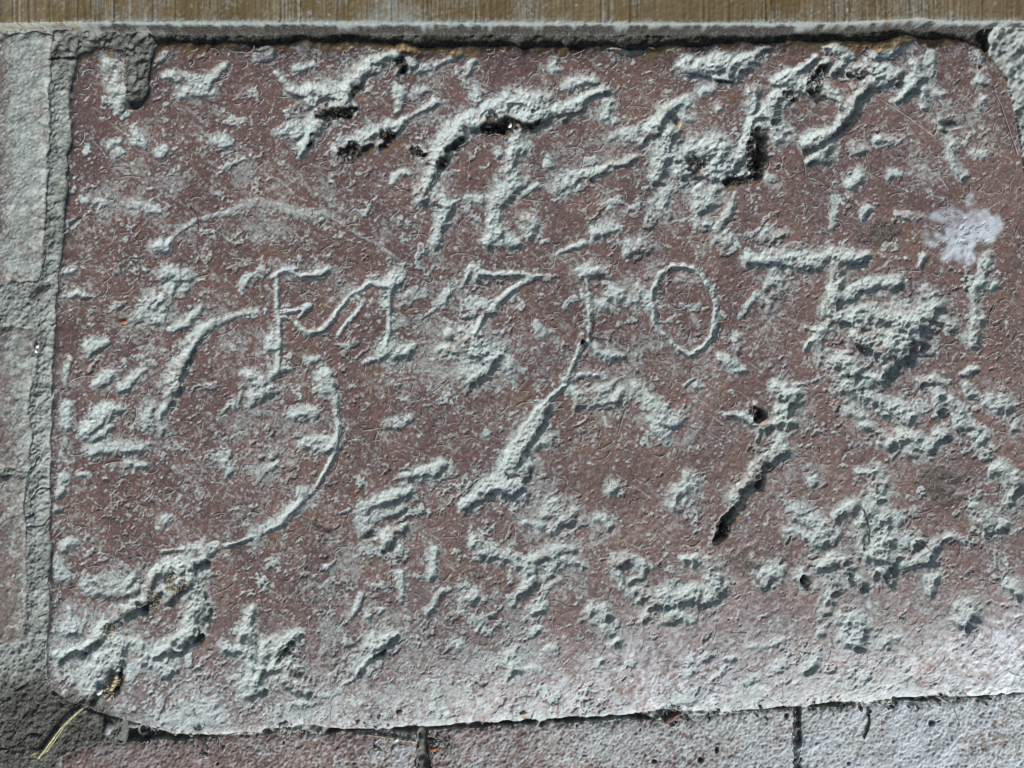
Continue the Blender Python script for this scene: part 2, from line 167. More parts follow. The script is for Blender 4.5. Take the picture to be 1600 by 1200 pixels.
 ('star', 'b', 8, [395,955,7, 388,975,9, 378,992,10, 390,1000,10]), ('star', 'b', 8, [365,1020,11, 380,1030,12, 395,1045,11, 385,1065,11, 395,1082,11]), ('star', 'b', 8, [412,1015,10, 430,1010,10, 448,998,10, 462,990,8]), ('star', 'b', 7, [430,1035,10, 455,1040,10, 472,1042,8]), ('star', 'b', 7, [445,1060,12, 465,1075,12, 478,1085,8]), ('star', 'k', 7, [432,1032,4, 455,1005,4]), ('star', 'b', 5, [350,1012,6, 345,1005,5]), ('star', 'b', 4, [470,1105,8]),
 # --- left middle
 ('hook', 'b', 6, [300,530,6, 312,520,7, 330,505,8]), ('hook', 'b', 3, [340,502,6, 375,492,4, 400,485,3]), ('hook', 'b', 9, [295,535,5, 288,550,9, 280,570,11, 272,590,12, 265,605,10]), ('hook', 'b', 9, [265,622,7, 258,640,8, 250,655,9, 254,678,9]), ('hook', 'b', 5, [235,640,9, 228,655,7]), ('hook', 'b', 5, [268,515,5, 290,500,6, 320,480,6]),
 ('hollow', 'b', 8, [385,585,8, 398,595,12, 408,610,12, 400,628,13]), ('hollow', 'b', 6, [232,465,9, 248,462,9, 240,480,9]), ('hollow', 'b', 5, [265,450,9, 262,475,10, 250,500,10, 215,500,9, 225,480,8]), ('hollow', 'b', 5, [255,425,9, 272,430,9, 292,435,7, 288,450,6]), ('hollow', 'b', 6, [130,665,8, 150,650,10, 172,640,11, 185,640,8]), ('hollow', 'b', 5, [130,672,7, 145,680,8, 170,668,7]), ('hollow', 'b', 6, [155,598,6, 165,590,8, 175,585,5]), ('hollow', 'b', 6, [188,605,6, 205,592,7, 222,582,5]), ('hollow', 'b', 5, [140,540,8, 160,535,7]), ('hollow', 'b', 5, [100,465,4, 118,460,6, 145,463,3]), ('hollow', 'b', 4, [140,700,7, 175,700,7, 220,695,8]), ('hollow', 'b', 5, [460,650,9, 480,640,10, 495,650,8]), ('hollow', 'b', 5, [480,690,8, 510,690,8]), ('hollow', 'b', 5, [470,775,9]), ('hollow', 'b', 4, [480,560,7, 495,560,6]), ('hollow', 'b', 4, [118,745,4, 135,742,4]), ('hollow', 'b', 5, [200,725,7, 220,728,6]), ('hollow', 'b', 5, [360,735,5, 345,720,6]), ('hollow', 'b', 4, [410,740,7, 425,735,8]),
 ('edge', 'b', 3.5, [110,560,4, 104,600,4]), ('edge', 'b', 3.5, [101,630,5, 98,665,8]), ('edge', 'b', 4.5, [106,690,6, 101,715,7]), ('edge', 'b', 4.5, [94,745,7, 92,770,8]), ('edge', 'b', 4, [88,800,6]), ('edge', 'b', 5, [95,430,5, 115,420,5]), ('edge', 'b', 4, [108,350,6, 118,345,5]),
 # --- upper left
 ('hollow', 'b', 5, [258,116,5, 275,117,6, 295,121,7, 318,127,7, 332,118,6, 345,102,6]), ('hollow', 'b', 4, [290,142,9, 310,140,9, 330,142,7]), ('hollow', 'b', 4, [205,212,9, 215,218,8]), ('hollow', 'b', 4, [165,225,6, 178,218,5]), ('hollow', 'b', 4, [245,238,6, 252,232,5]), ('hollow', 'b', 4, [180,240,7, 190,242,5]), ('hollow', 'b', 4, [410,80,7, 418,72,6, 420,88,6]), ('hollow', 'b', 4, [460,105,5, 490,100,4]), ('hollow', 'b', 6, [170,95,12, 182,110,11, 184,135,10, 188,158,8]), ('hollow', 'b', 5, [250,88,6, 262,75,5]), ('hollow', 'b', 4, [345,215,7, 350,222,6]), ('hollow', 'b', 4, [135,310,6, 160,318,5, 175,325,5]), ('hollow', 'b', 4, [210,320,8, 230,325,7, 245,330,6]), ('hollow', 'b', 4, [365,65,6]),
 ('hollow', 'b', 4, [390,430,4, 380,445,5]), ('hollow', 'b', 4, [695,455,8, 688,470,7]), ('hollow', 'b', 3, [845,520,7, 838,510,6]), ('hollow', 'b', 3, [805,455,3, 800,470,3]),
 ('hollow', 'b', 3, [250,1128,14, 300,1122,14, 340,1128,12]), ('hollow', 'b', 3, [330,1100,10, 312,1090,7]), ('hollow', 'b', 3, [1060,1100,9, 1085,1095,6]),
 # --- flat stains
 ('stain', 'w', 0.6, [1475,355,26, 1500,345,34, 1530,350,26, 1505,375,26]), ('stain', 's', 1.5, [1450,745,20, 1475,760,22, 1490,780,14]), ('stain', 's', 1.5, [1155,850,7, 1165,870,9, 1172,890,8]), ('stain', 's', 3, [500,822,7, 515,830,7]), ('stain', 's', 1, [1300,300,12, 1320,305,9]), ('stain', 's', 1, [1365,360,15, 1385,365,12]),
 ('stain', 'w', 0.2, [1355,940,6]), ('stain', 'w', 0.3, [510,885,6]),
]
# fleck density: x, y, rx, ry, amount
PATCH = [(300,260,170,70,.9),(230,320,120,60,.5),(240,480,110,90,.9),(180,590,90,110,.7),(420,350,120,50,.8),(560,300,120,60,.5),(580,420,130,70,.5),
 (640,560,160,90,.8),(760,560,110,60,.8),(640,760,150,110,.8),(300,720,190,110,.6),(430,700,110,90,.5),(160,870,110,120,.9),(560,900,220,110,.5),(860,830,120,90,.6),
 (1000,640,110,60,.7),(1190,400,110,70,.7),(1130,330,90,60,.6),(1060,250,70,90,.6),(700,290,90,90,.4),(960,230,80,90,.4),(1330,860,130,110,.6),(1060,900,130,70,.5),
 (1390,640,120,90,.7),(950,500,130,90,.6),(700,460,110,60,.6),(1530,620,80,90,.4),(1160,520,90,70,.4),(300,1060,160,80,.6),(700,1000,200,70,.3),(1350,130,120,70,.3),(300,130,100,50,.4),
 (1400,230,170,90,-.4),(1320,720,80,60,-.5),(980,760,110,50,-.5),(1060,1020,140,50,-.2),(740,240,60,40,-.5),(830,700,30,30,-.3),(1240,490,90,60,-.3),(1170,600,100,60,-.3),(680,680,70,40,-.4),(1440,1000,110,50,-.2)]

DEP = np.zeros((NY, NX), np.float32); DUST = DEP.copy(); DIRT_SHADE = DEP.copy(); WHITE = DEP.copy()
FID = np.zeros((NY, NX), np.int16); FTOP = DEP.copy()
WX = 4.0 * m22 + 3.0 * n14 + 1.8 * n6; WY = 4.0 * n22 + 3.0 * m12 + 1.8 * m5
ragged = 0.20 * m7 + 0.16 * m5 + 0.12 * n3
fray = 0.30 * n9 + 0.26 * m5 + 0.26 * n4 + 0.22 * n3 + 0.24 * f2
HALO = np.zeros((NY, NX), np.float32); STAIN = HALO.copy()
names = []
DK = 1.0
for nm, kind, depth, pts in F:
    p = np.array(pts, np.float32).reshape(-1, 3)
    pad = p[:, 2].max() * 3.0 + 14
    i0, i1 = np.searchsorted(GX, [p[:, 0].min() - pad, p[:, 0].max() + pad])
    j0, j1 = np.searchsorted(GY, [p[:, 1].min() - pad, p[:, 1].max() + pad])
    sl = (slice(j0, j1), slice(i0, i1))
    rm = float(p[:, 2].mean())
    wa = {'g': 0.22, 'b': min(0.8, rm / 13), 'k': 0.7, 's': 1.6, 'w': 1.5}[kind]
    x, y = X[sl] + wa * WX[sl], Y[sl] + wa * WY[sl]
    if len(p) == 1: p = np.vstack([p, p + np.array([[0.5, 0, 0]], np.float32)])
    q = np.full(x.shape, 9.0, np.float32); side = np.zeros_like(q)
    for a, b in zip(p[:-1], p[1:]):
        dx, dy = b[0] - a[0], b[1] - a[1]
        t = np.clip(((x - a[0]) * dx + (y - a[1]) * dy) / (dx * dx + dy * dy + 1e-6), 0, 1)
        ox, oy, rr_ = x - a[0] - t * dx, y - a[1] - t * dy, a[2] + t * (b[2] - a[2])
        qq = np.hypot(ox, oy) / rr_; near = qq < q
        q[near] = qq[near]; side[near] = ((0.56 * ox + 0.83 * oy) / rr_)[near]
    side = np.clip(0.5 + 0.5 * side, 0, 1)          # hollows were gouged slantwise: shallow above, undercut below
    if kind == 'b': q = q + 0.22 * np.clip(n22[sl], -1.2, 2.5) * (1.25 if rm < 9 else 0.7)
    if kind == 'g':
        q = q * 1.18 + 0.16 * np.clip(n22[sl], -1, 2)
        prof = (1 - sst(0.45, 1.25, q + 0.25 * ragged[sl])) * (0.35 + 0.85 * side); du = 1 - sst(0.7, 1.6, q + 0.5 * fray[sl])
    else:
        prof = (1 - sst(0.5, 1.5, q + 0.6 * ragged[sl])) * (0.36 + 0.78 * side); du = 1 - sst(0.4, 1.95, q + 0.8 * fray[sl])
        if kind == 'b': HALO[sl] = np.maximum(HALO[sl], min(1, rm / 9) * (1 - sst(1.0, 3.0, q)))
        if kind == 'k': prof = 1 - sst(0.5, 1.25, q + 0.7 * ragged[sl])
    if kind in 'gb':
        du = du * min(1.0, 0.15 + depth / 4.0)
        DEP[sl] = np.maximum(DEP[sl], (1.0 if kind == 'g' else 0.95) * depth * prof); DUST[sl] = np.maximum(DUST[sl], du)
    elif kind == 'k':
        DEP[sl] = np.maximum(DEP[sl], DK * depth * prof); DIRT_SHADE[sl] = np.maximum(DIRT_SHADE[sl], sst(0.45, 0.8, prof)); DUST[sl] = np.maximum(DUST[sl], du)  # dark debris in the holes; shadow edges under the big strokes painted in
    elif kind == 's':
        DEP[sl] = np.maximum(DEP[sl], depth * prof); STAIN[sl] = np.maximum(STAIN[sl], sst(0.0, 0.5, prof) * sst(-0.6, 0.7, 0.7 * n3[sl] + 0.7 * f2[sl] + 0.5 * n9[sl] + 3.2 * prof - 1.0))
    else:
        WHITE[sl] = np.maximum(WHITE[sl], sst(0, .8, prof) * sst(-1.4, 1.6, n4[sl] * .5 + f2[sl] * .5 + n14[sl] * .35 + 3 * prof - 0.9))
    if nm not in ('stain',):
        if nm != 'hollow' and nm in names: k = names.index(nm) + 1
        else: names.append(nm); k = len(names)
        prof = 1 - sst(0.3, 1.6, q)
        new = prof > np.maximum(FTOP[sl], 0.2)
        FID[sl][new] = k; FTOP[sl][new] = prof[new]

def soften(a, k=2):
    for _ in range(k):
        a = np.pad(a, 1, mode='edge')
        a = 0.25 * a[:-2] + 0.5 * a[1:-1] + 0.25 * a[2:]
        a = 0.25 * a[:, :-2] + 0.5 * a[:, 1:-1] + 0.25 * a[:, 2:]
    return a
DEP = soften(DEP, 3)

# ---------------------------------------------------------------- outlines of the slab and its neighbours
jit = 1.6 * n22 + 1.0 * n9 + 0.5 * n4
fy = lambda pts: np.interp(GY, pts[0::2], pts[1::2])[:, None].astype(np.float32)
fx = lambda pts: np.interp(GX, pts[0::2], pts[1::2])[None, :].astype(np.float32)
slab_l = fy([60,118, 100,113, 150,107, 215,108, 260,100, 350,95, 420,90, 480,84, 520,80, 620,79, 760,77, 900,74, 1000,72, 1075,70, 1090,76])
slab_t = fx([60,86, 115,84, 150,73, 185,70, 240,64, 600,61, 700,66, 860,68, 1000,70, 1150,64, 1300,60, 1380,60, 1420,50, 1470,54, 1500,60, 1530,69, 1552,84, 1570,108, 1580,134, 1588,168, 1596,215, 1603,260, 1612,330, 1618,2000])
slab_b = fx([60,1078, 80,1090, 120,1108, 160,1120, 200,1130, 270,1152, 330,1152, 400,1149, 440,1143, 470,1137, 500,1144, 540,1147, 640,1144, 700,1140, 780,1137, 900,1131, 1000,1124, 1035,1119, 1066,1116, 1140,1118, 1250,1112, 1350,1105, 1400,1099, 1430,1096, 1460,1098, 1520,1096, 1600,1090, 2000,1080])
d_l, d_t, d_b = X - slab_l + jit, Y - slab_t + jit, slab_b - Y + 0.7 * jit
d_r = 1640.0 - X
d_slab = np.minimum(np.minimum(d_l, d_t), np.minimum(d_b, d_r))
# finger-shaped notch in the slab's upper edge, packed with mortar
nx_ = np.interp(GY, [40, 100, 150, 168], [217, 213, 210, 211])[:, None].astype(np.float32)
nw_ = np.interp(GY, [40, 62, 75, 100, 150, 162, 170], [40, 28, 22, 20, 19, 12, 0])[:, None].astype(np.float32)
d_notch = nw_ - np.abs(X - nx_ + 0.7 * WX * .5)
d_notch = np.where(Y > 170, -50, d_notch)
tri = 12 - np.abs(X - 993) * 0.35 - np.abs(Y - 76) + jit        # small chip filled with grey mortar in the top edge
d_slab = np.minimum(d_slab, -d_notch)
in_slab = d_slab > 0

# left bricks
brick_r = fy([0,72, 40,73, 210,71, 300,64, 420,61, 450,50, 520,53, 560,52, 600,44, 640,36, 680,44, 735,40, 760,38, 800,34, 900,37, 960,34, 1010,30, 1060,14, 1100,-20, 1150,-40])
left_h = [(-600, 40.0), (48, 440), (514, 738), (757, 1005), (1030, 1500)]
LEFT_B = [(52, 440), (514, 741), (743.5, 1005)]
d_left = np.full((NY, NX), -99, np.float32); left_id = np.zeros((NY, NX), np.int8)
for k, (a, b) in enumerate(LEFT_B):
    slope = 0.10 * (X - 60) if k == 1 else 0.0 * X
    dd = np.minimum(np.minimum(brick_r - X, Y - a - slope), b + slope * (k == 1) - Y) + 1.3 * jit
    left_id = np.where(dd > d_left, k + 1, left_id); d_left = np.maximum(d_left, dd)
# bottom bricks
bot_t = fx([0,1230, 60,1205, 110,1182, 150,1170, 280,1168, 330,1162, 400,1158, 470,1153, 540,1155, 660,1156, 760,1149, 850,1142, 960,1139, 1050,1134, 1140,1126, 1250,1118, 1300,1114, 1360,1111, 1440,1107, 1500,1105, 1600,1097, 2000,1087])
BOT_B = [(85, 650), (668, 1249), (1260, 1900)]
d_bot = np.full((NY, NX), -99, np.float32); bot_id = np.zeros((NY, NX), np.int8)
for k, (a, b) in enumerate(BOT_B):
    dd = np.minimum(np.minimum(X - a, b - X), Y - bot_t + 4) + 0.9 * jit
    bot_id = np.where(dd > d_bot, k + 1, bot_id); d_bot = np.maximum(d_bot, dd)
# wooden board along the top
board_b = fx([-400,39, 0,38, 100,37, 200,34, 600,34, 900,35, 1300,36, 1390,33, 1430,30, 1470,33, 1600,34, 2000,35])
lip_b = fx([-400,41, 0,41, 70,42, 100,44, 240,47, 400,48, 560,48, 700,48, 800,48, 1000,49, 1200,48, 1330,46, 1390,41, 1430,38, 1480,46, 1530,46, 1560,42, 1600,44, 2000,45])
board_b = board_b + 4.5
d_board = board_b - Y + 0.3 * n9
lip_b = lip_b - 2
d_lip = lip_b - Y + 0.45 * jit

# ---------------------------------------------------------------- heights (in photograph pixels)
und = 1.6 * n200 + 1.0 * n90 + 0.5 * n40
PD = 0 * DEP - 0.65
for (cx, cy, rx, ry, a) in PATCH:
    PD += a * np.exp(-(((X - cx) / rx) ** 2 + ((Y - cy) / ry) ** 2) * 1.1)
PD += 0.75 * HALO + 1.6 * sst(960, 1130, Y + 20 * n40) * (0.8 + 0.2 * n60) + 0.25 * sst(700, 1000, Y)  # denser toward the foot: pale dusting, also painting the brighter lower light
w1 = (5 * m22 + 3 * m12, 5 * n22 + 3 * n14)
fl = 0.55 * rot(13, 7, 32, 21, w1) + 0.6 * rot(7, 4, 20, 22, w1) + 0.5 * rot(4.5, 2.8, 45, 23) + 0.45 * n3 + 0.45 * f2
fl2 = 0.8 * rot(30, 14, 25, 24, w1) + 0.6 * rot(14, 8, 35, 25, w1) + 0.5 * m7 + 0.5 * n4 + 0.4 * n3 + 0.45 * f2
fl3 = 0.7 * rot(8, 2.6, 15, 26) + 0.7 * rot(8, 2.6, 70, 27) + 0.4 * n9
fleck = 0.85 * sst(0.7, 2.6, fl + 0.6 * PD) ; big = sst(1.1, 2.7, fl2 + 0.8 * PD)
tiny = 0.6 * sst(1.5, 2.6, fl3 + 0.25 * PD)
flk = np.maximum(np.maximum(fleck, big), tiny)
grain = 0.07 * f2 + 0.10 * n3 + 0.14 * n4 + 0.12 * n6
dep = np.maximum(DEP, np.maximum(np.maximum(0.9 * fleck, 2.2 * big), 0.3 * tiny))
du = np.maximum(DUST, 0.95 * flk)
thin = 0.16 + 0.8 * sst(-0.8, 2.4, 0.3 * n9 + 0.4 * n4 + 0.5 * g2 + 0.55 * f2 + 0.55 * n22 + 0.32 * n40 + 0.15 * n60 + 0.45 * rot(70, 5, -28, 51) * np.exp(-(((X - 380) / 320) ** 2 + ((Y - 330) / 260) ** 2)) + 0.3 * n90 + 0.9 * PD)         # thin film of dust left on the face
bare = sst(0.5, 1.9, 0.8 * m22 + 0.6 * m7 + 0.6 * n4 + 0.4 * n3)                                # places where the hollow shows clay again
du_s = np.clip(du * (1 - 0.6 * bare), 0, 1)
lump = (0.55 * n9 + 0.35 * n6 + 0.4 * n4 + 0.5 * n3 + 0.6 * f2 + 1.3 * n14 + 0.8 * n22 + 0.3 * ridge6 * sst(-0.5, 0.8, m22) - 0.25 * np.abs(rot(16, 5, 30, 28, w1)))
h_slab = und + grain - dep + np.clip(dep / 7, 0.2, 1.1) * du * lump
h_slab += DIRT_SHADE * (2.2 * n4 + 1.8 * n6 + 1.3 * n3) * np.clip(dep / 8, 0, 1)
h_slab -= 7.0 * np.exp(-np.clip(d_t, 0, 99) / 9.0) + 7.0 * np.exp(-np.clip(d_l, 0, 99) / 5.0)
h_slab -= (5 + 13 * sst(150, 900, X)) * np.clip(1 - d_b / (135 + 25 * n200), 0, 1) ** 2.0 + 4 * np.clip(1 - d_t / 60, 0, 1) ** 2 + 5 * np.exp(-np.clip(d_b, 0, 99) / 3.5) + 5.0 * np.exp(-np.clip(d_notch * -1, 0, 99) / 5)

z_mortar = -9 + 1.0 * n40 + 0.8 * n22 + 0.5 * n9 + 0.4 * n6 + 0.35 * n4 + 0.4 * n3 + 0.45 * f2 - 2.5 * sst(2.0, 2.8, n6 + 0.6 * n3)
crack = np.exp(-(rot(60, 30, 20, 31, w1) / 0.035) ** 2) * (n40 > 0.1)
z_mortar += 3.5 * np.exp(-(((X - 40) / 45) ** 2 + ((Y - 482) / 30) ** 2))
z_mortar -= 4.5 * crack
z_mortar += 4.0 * np.exp(-((X - 0.5 * (slab_l + brick_r)) / (0.3 * (slab_l - brick_r) + 4)) ** 2) * (Y < 1000)
z_left = -6 + 1.0 * n60 + 0.5 * n22 + 0.3 * n9 + 0.2 * n6 + 0.2 * n4 + 0.2 * n3 + 0.2 * f2 - 4 * np.exp(-np.clip(d_left + 1.5 * n9, 0, 99) / 8.0)
z_left -= 1.1 * sst(1.0, 2.4, fl2) + 0.6 * sst(0.8, 2.2, fl)
z_bot = -22 + 7 * sst(500, 100, X) + 0.8 * n60 + 0.5 * n14 + 0.15 * n6 + 0.16 * n4 + 0.22 * n3 + 0.35 * f2 - 4 * np.exp(-np.clip(d_bot, 0, 99) / 4.0) - 4 * sst(2.9, 3.6, n9 + 0.8 * n6)
grain_w = rot(900, 3.2, 90, 41) * 0.5 + rot(700, 6.5, 90, 42) * 0.5
seams = np.array([5, 38, 181, 471, 742, 955, 1200, 1433, 1457], np.float32)
dseam = np.min(np.abs(GX[None, :] - seams[:, None] + 0.0), axis=0)[None, :] + np.abs(0.6 * n14)
groove = sst(0.9, 1.9, rot(1500, 4.2, 90, 43) + 0.25 * n22 + 0.4 * n90)
z_board = 12 + 0.4 * grain_w + 0.15 * n3 + 0.5 * n200 - 0.9 * groove - 1.8 * np.exp(-(dseam / 1.6) ** 2)
tl = np.clip((Y - board_b) / np.maximum(lip_b - board_b, 1.0), 0, 1)
z_lip = 12 - 3 * tl - 11 * tl ** 3 + (0.35 * n9 + 0.3 * n4 + 0.3 * n3)
z_gap = -19 + 1.6 * n9 + 1.3 * n4 + 1.0 * n22

REG = np.full((NY, NX), 1, np.int8)                     # 1 mortar 0 slab 2 left 3 bottom 4 board 5 lip 6 gap 7 right-hand mortar
Z = z_mortar.copy()
gap = (Y > lip_b - 6) & (Y < slab_t + 6) & (X > 238 + 6 * n9) & (X < 1548)
Z = np.where(gap, z_gap, Z)
DIRTM_SHADE = np.where(gap, 0.9, 0.0).astype(np.float32)  # gap blackened to paint the shadow below the lip
top_r = (X > 1545 + 3 * n9) & (Y > 40) & ~in_slab & (d_r > 0)
Z = np.where(top_r, -6 + 1.5 * n22 + 1.3 * n9 + 0.9 * n4 + 0.6 * n3, Z)
jb = (Y > slab_b - 4) & (X > 190) & (d_bot <= 0)        # joint below the slab
fill = sst(0.0, 1.0, 0.8 * n40 + 0.4 * n14 + 1.4 * np.exp(-((X - 420) / 90) ** 2) + 1.6 * np.exp(-((X - 1040) / 130) ** 2) - 0.5)
Z = np.where(jb, -31 + 10 * fill + 1.6 * n6 + 1.3 * n4 + 1.2 * n9, Z)
DIRTM_SHADE = np.where(jb, 0.62 * (1 - fill), DIRTM_SHADE)
ctr = np.exp(-(((X - 40) / 150) ** 2 + ((Y - 1150) / 90) ** 2))
DIRTM_SHADE = np.maximum(DIRTM_SHADE, 0.88 * sst(0.10, 0.6, ctr + 0.06 * n22))  # dark earth in the lower-left corner, deepened to paint its shade
packed = (d_notch > 0) | ((Y < slab_t + 4) & (X > 70) & (X < 250))
DIRTM_SHADE = np.where(packed, 0.5 + 0.12 * n9 + 0.12 * n4, DIRTM_SHADE)
Z = np.where(packed, Z - 3 + 1.2 * n6 + 1.0 * n4, Z)
Z = np.where((REG == 1) & (ctr > 0.02) & ~jb, Z + 5 * ctr, Z)
slit = np.exp(-((d_left + 2.2 + 0.8 * n9) / 2.0) ** 2) * sst(-0.6, 0.6, n60 + 0.5 * n14 + 0.3) * (0.35 + 0.65 * (Y < 430)); Z -= 3 * slit; DIRTM_SHADE = np.maximum(DIRTM_SHADE, 0.55 * slit)
sw = sst(-1.5, 1.5, d_left); Z = Z * (1 - sw) + z_left * sw; REG[d_left > 0] = 2
sw = sst(-1.5, 1.5, d_bot); Z = Z * (1 - sw) + z_bot * sw; REG[d_bot > 0] = 3
sw = sst(-1.3, 1.3, d_slab); Z = Z * (1 - sw) + h_slab * sw; REG[in_slab] = 0
sw = sst(-1.2, 1.2, d_lip); Z = Z * (1 - sw) + z_lip * sw; REG[d_lip > 0] = 5
sw = sst(-0.8, 0.8, d_board); Z = Z * (1 - sw) + z_board * sw; REG[d_board > 0] = 4
chip = (tri > 0) & in_slab
Z = np.where(chip, Z - 6, Z)

# ---------------------------------------------------------------- wear masks: r dust and painted sheen, g dirt and painted shade, b white and painted sheen, a bare ochre and painted gleam
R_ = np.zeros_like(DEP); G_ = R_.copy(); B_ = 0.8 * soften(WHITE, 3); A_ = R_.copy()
SCR = np.zeros_like(DEP); r_ = np.random.RandomState(9)
n_ = 1500
sx, sy = r_.uniform(90, 1600, n_), r_.uniform(80, 1120, n_)
half = r_.uniform(0, 1, n_) < np.where(sx < 800, 0.75, 0.4)
ang = np.where(half, r_.normal(-0.55, 0.16, n_), r_.normal(0.6, 0.5, n_)); ln = r_.gamma(2.2, 9.0, n_) + 6; st_ = r_.uniform(0.25, 0.75, n_); cu = r_.normal(0, 0.12, n_)
for t in np.arange(-0.5, 0.5, 0.012):
    a = ang + cu * t
    px, py = sx + np.cos(a) * ln * t, sy - np.sin(a) * ln * t
    i, j = np.clip(np.searchsorted(GX, px), 1, NX - 2), np.clip(np.searchsorted(GY, py), 1, NY - 2)
    np.maximum.at(SCR, (j, i), st_)
# bare ochre clay on the undercut side of the deep holes
und_r = np.clip(soften(np.roll(np.roll(np.where(DEP > 6, DIRT_SHADE, 0), 8, 0), 5, 1), 4) - DIRT_SHADE, 0, 1) * sst(-1.2, 0.6, n14 + 0.6 * n4)
pit = sst(3.55, 3.9, 0.9 * n6 + 0.9 * g2 + 0.7 * n4 + 0.5 * n14)
R_ = np.where(in_slab, np.maximum(du_s, 0.50 * thin), 0)
R_ = np.where(in_slab, np.maximum(R_, SCR * np.clip(0.8 + 0.3 * n9, 0, 1)), R_)
R_ = np.where(in_slab, np.maximum(R_, 0.62 * sst(0.0, 0.9, HALO) * np.clip(0.55 + 0.25 * f2 + 0.25 * g2 + 0.2 * n9, 0, 1)), R_)
edge_b = sst(46, 4, d_b + 6 * n14 + 3 * n4)  # extra dust along the lower edge paints its bright sheen
R_ = np.where(in_slab, np.maximum(R_, edge_b * (0.40 + 0.3 * sst(300, 900, X)) * sst(-1.2, 0.8, n9 + 0.6 * n4 + n22)), R_)
painted_sheen = 0.85 * sst(230, 0, d_b + 14 * n60 + 9 * n22 + 4 * n9) * (0.20 + 0.36 * sst(250, 1150, X)) + 0.3 * np.exp(-(((X - 1590) / 60) ** 2 + ((Y - 1030) / 90) ** 2))  # pale bluish gradient paints the sky's sheen on the lower slab
B_ = np.where(in_slab, np.maximum(B_, np.clip(painted_sheen * (0.8 + 0.25 * n4 + 0.25 * f2 + 0.12 * n14) * (1 - 0.5 * du_s), 0, 0.8)), B_)
R_ = np.where(REG == 2, np.clip(0.60 + 0.10 * n60 + 0.10 * n22 + 0.07 * n6 + 0.09 * n3 + 0.12 * f2 - 0.35 * sst(20, -10, X) - 0.22 * sst(560, 1000, Y) - 0.06 + 0.3 * sst(0.8, 2.2, fl2), 0.1, 0.95), R_)  # less dust toward the left edge and the lower bricks
R_ = np.where(REG == 3, np.clip(0.46 + 0.14 * n40 + 0.07 * n6 + 0.10 * n4 + 0.12 * n3 + 0.16 * f2 + 0.0005 * (X - 800) - 0.42 * np.exp(-((X - 180) / 260) ** 2), 0.0, 1), R_)
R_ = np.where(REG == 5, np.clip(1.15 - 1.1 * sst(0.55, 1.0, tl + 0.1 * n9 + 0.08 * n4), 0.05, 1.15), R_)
foot = np.clip(board_b - Y, 0, 99)
R_ = np.where(REG == 4, np.clip(np.exp(-(foot + 2 * grain_w) / 3.0) + 0.45 * np.exp(-(dseam / 1.5) ** 2) + 0.22 * sst(1.0, 2.4, rot(60, 3, 90, 44)) + 0.8 * sst(2.6, 3.0, n4 + 0.5 * n3) + 0.02 + 0.08 * sst(350, 700, X) + 0.10 * n60 + 0.12 * n22 + 0.1 * f2, 0, 0.9), R_)
R_ = np.where((REG == 1) & top_r, 0.95, R_)
R_ = np.where((REG == 1) & ~top_r, np.clip(0.42 + 0.14 * n22 + 0.12 * n4 + 0.1 * f2 + 0.15 * sst(300, 600, Y), 0, 0.9), R_)
G_ = np.where(in_slab, DIRT_SHADE * np.clip(0.62 + 0.22 * n4 + 0.15 * n9, 0.15, 0.9), np.where(REG == 1, DIRTM_SHADE, np.where(REG == 5, 1.0 * sst(0.42, 0.75, tl + 0.08 * n9 + 0.06 * n4), 0)))  # lip's lower half blackened to paint its shadow
G_ = np.where(REG == 3, 0.9 * sst(2.9, 3.6, n9 + 0.8 * n6), G_)
A_ = np.where(in_slab, sst(22, 8, d_t + 4 * n9 + 4 * n22) * sst(-1.5, 0.5, n22 + n60 + 0.8), 0)  # gold band on the top edge paints the board's warm reflection
R_ = np.where(in_slab, R_ * (1 - 0.9 * A_), R_)
R_ = np.where(chip, 0.75, R_)
A_ = np.where(in_slab, np.maximum(A_, 0.5 * und_r), A_); R_ = np.where(in_slab, R_ * (1 - 0.8 * und_r), R_)
G_ = np.where(in_slab, np.maximum(G_, np.maximum(0.85 * pit, 0.85 * STAIN)), G_)
soil = sst(0.34, 0.66, np.exp(-(((X - 70) / 150) ** 2 + ((Y - 1165) / 110) ** 2)) + 0.07 * n22 + 0.05 * n9 + 0.04 * n4)
G_ = np.where(in_slab, np.maximum(G_, 0.92 * soil), G_)
B_ = np.where(REG == 3, np.clip((0.10 + 0.34 * sst(900, 1600, X)) * (0.8 + 0.5 * f2 + 0.35 * n22 + 0.3 * n4), 0, 0.7), B_)  # bluish white rising rightward paints the cool sheen on the lower bricks

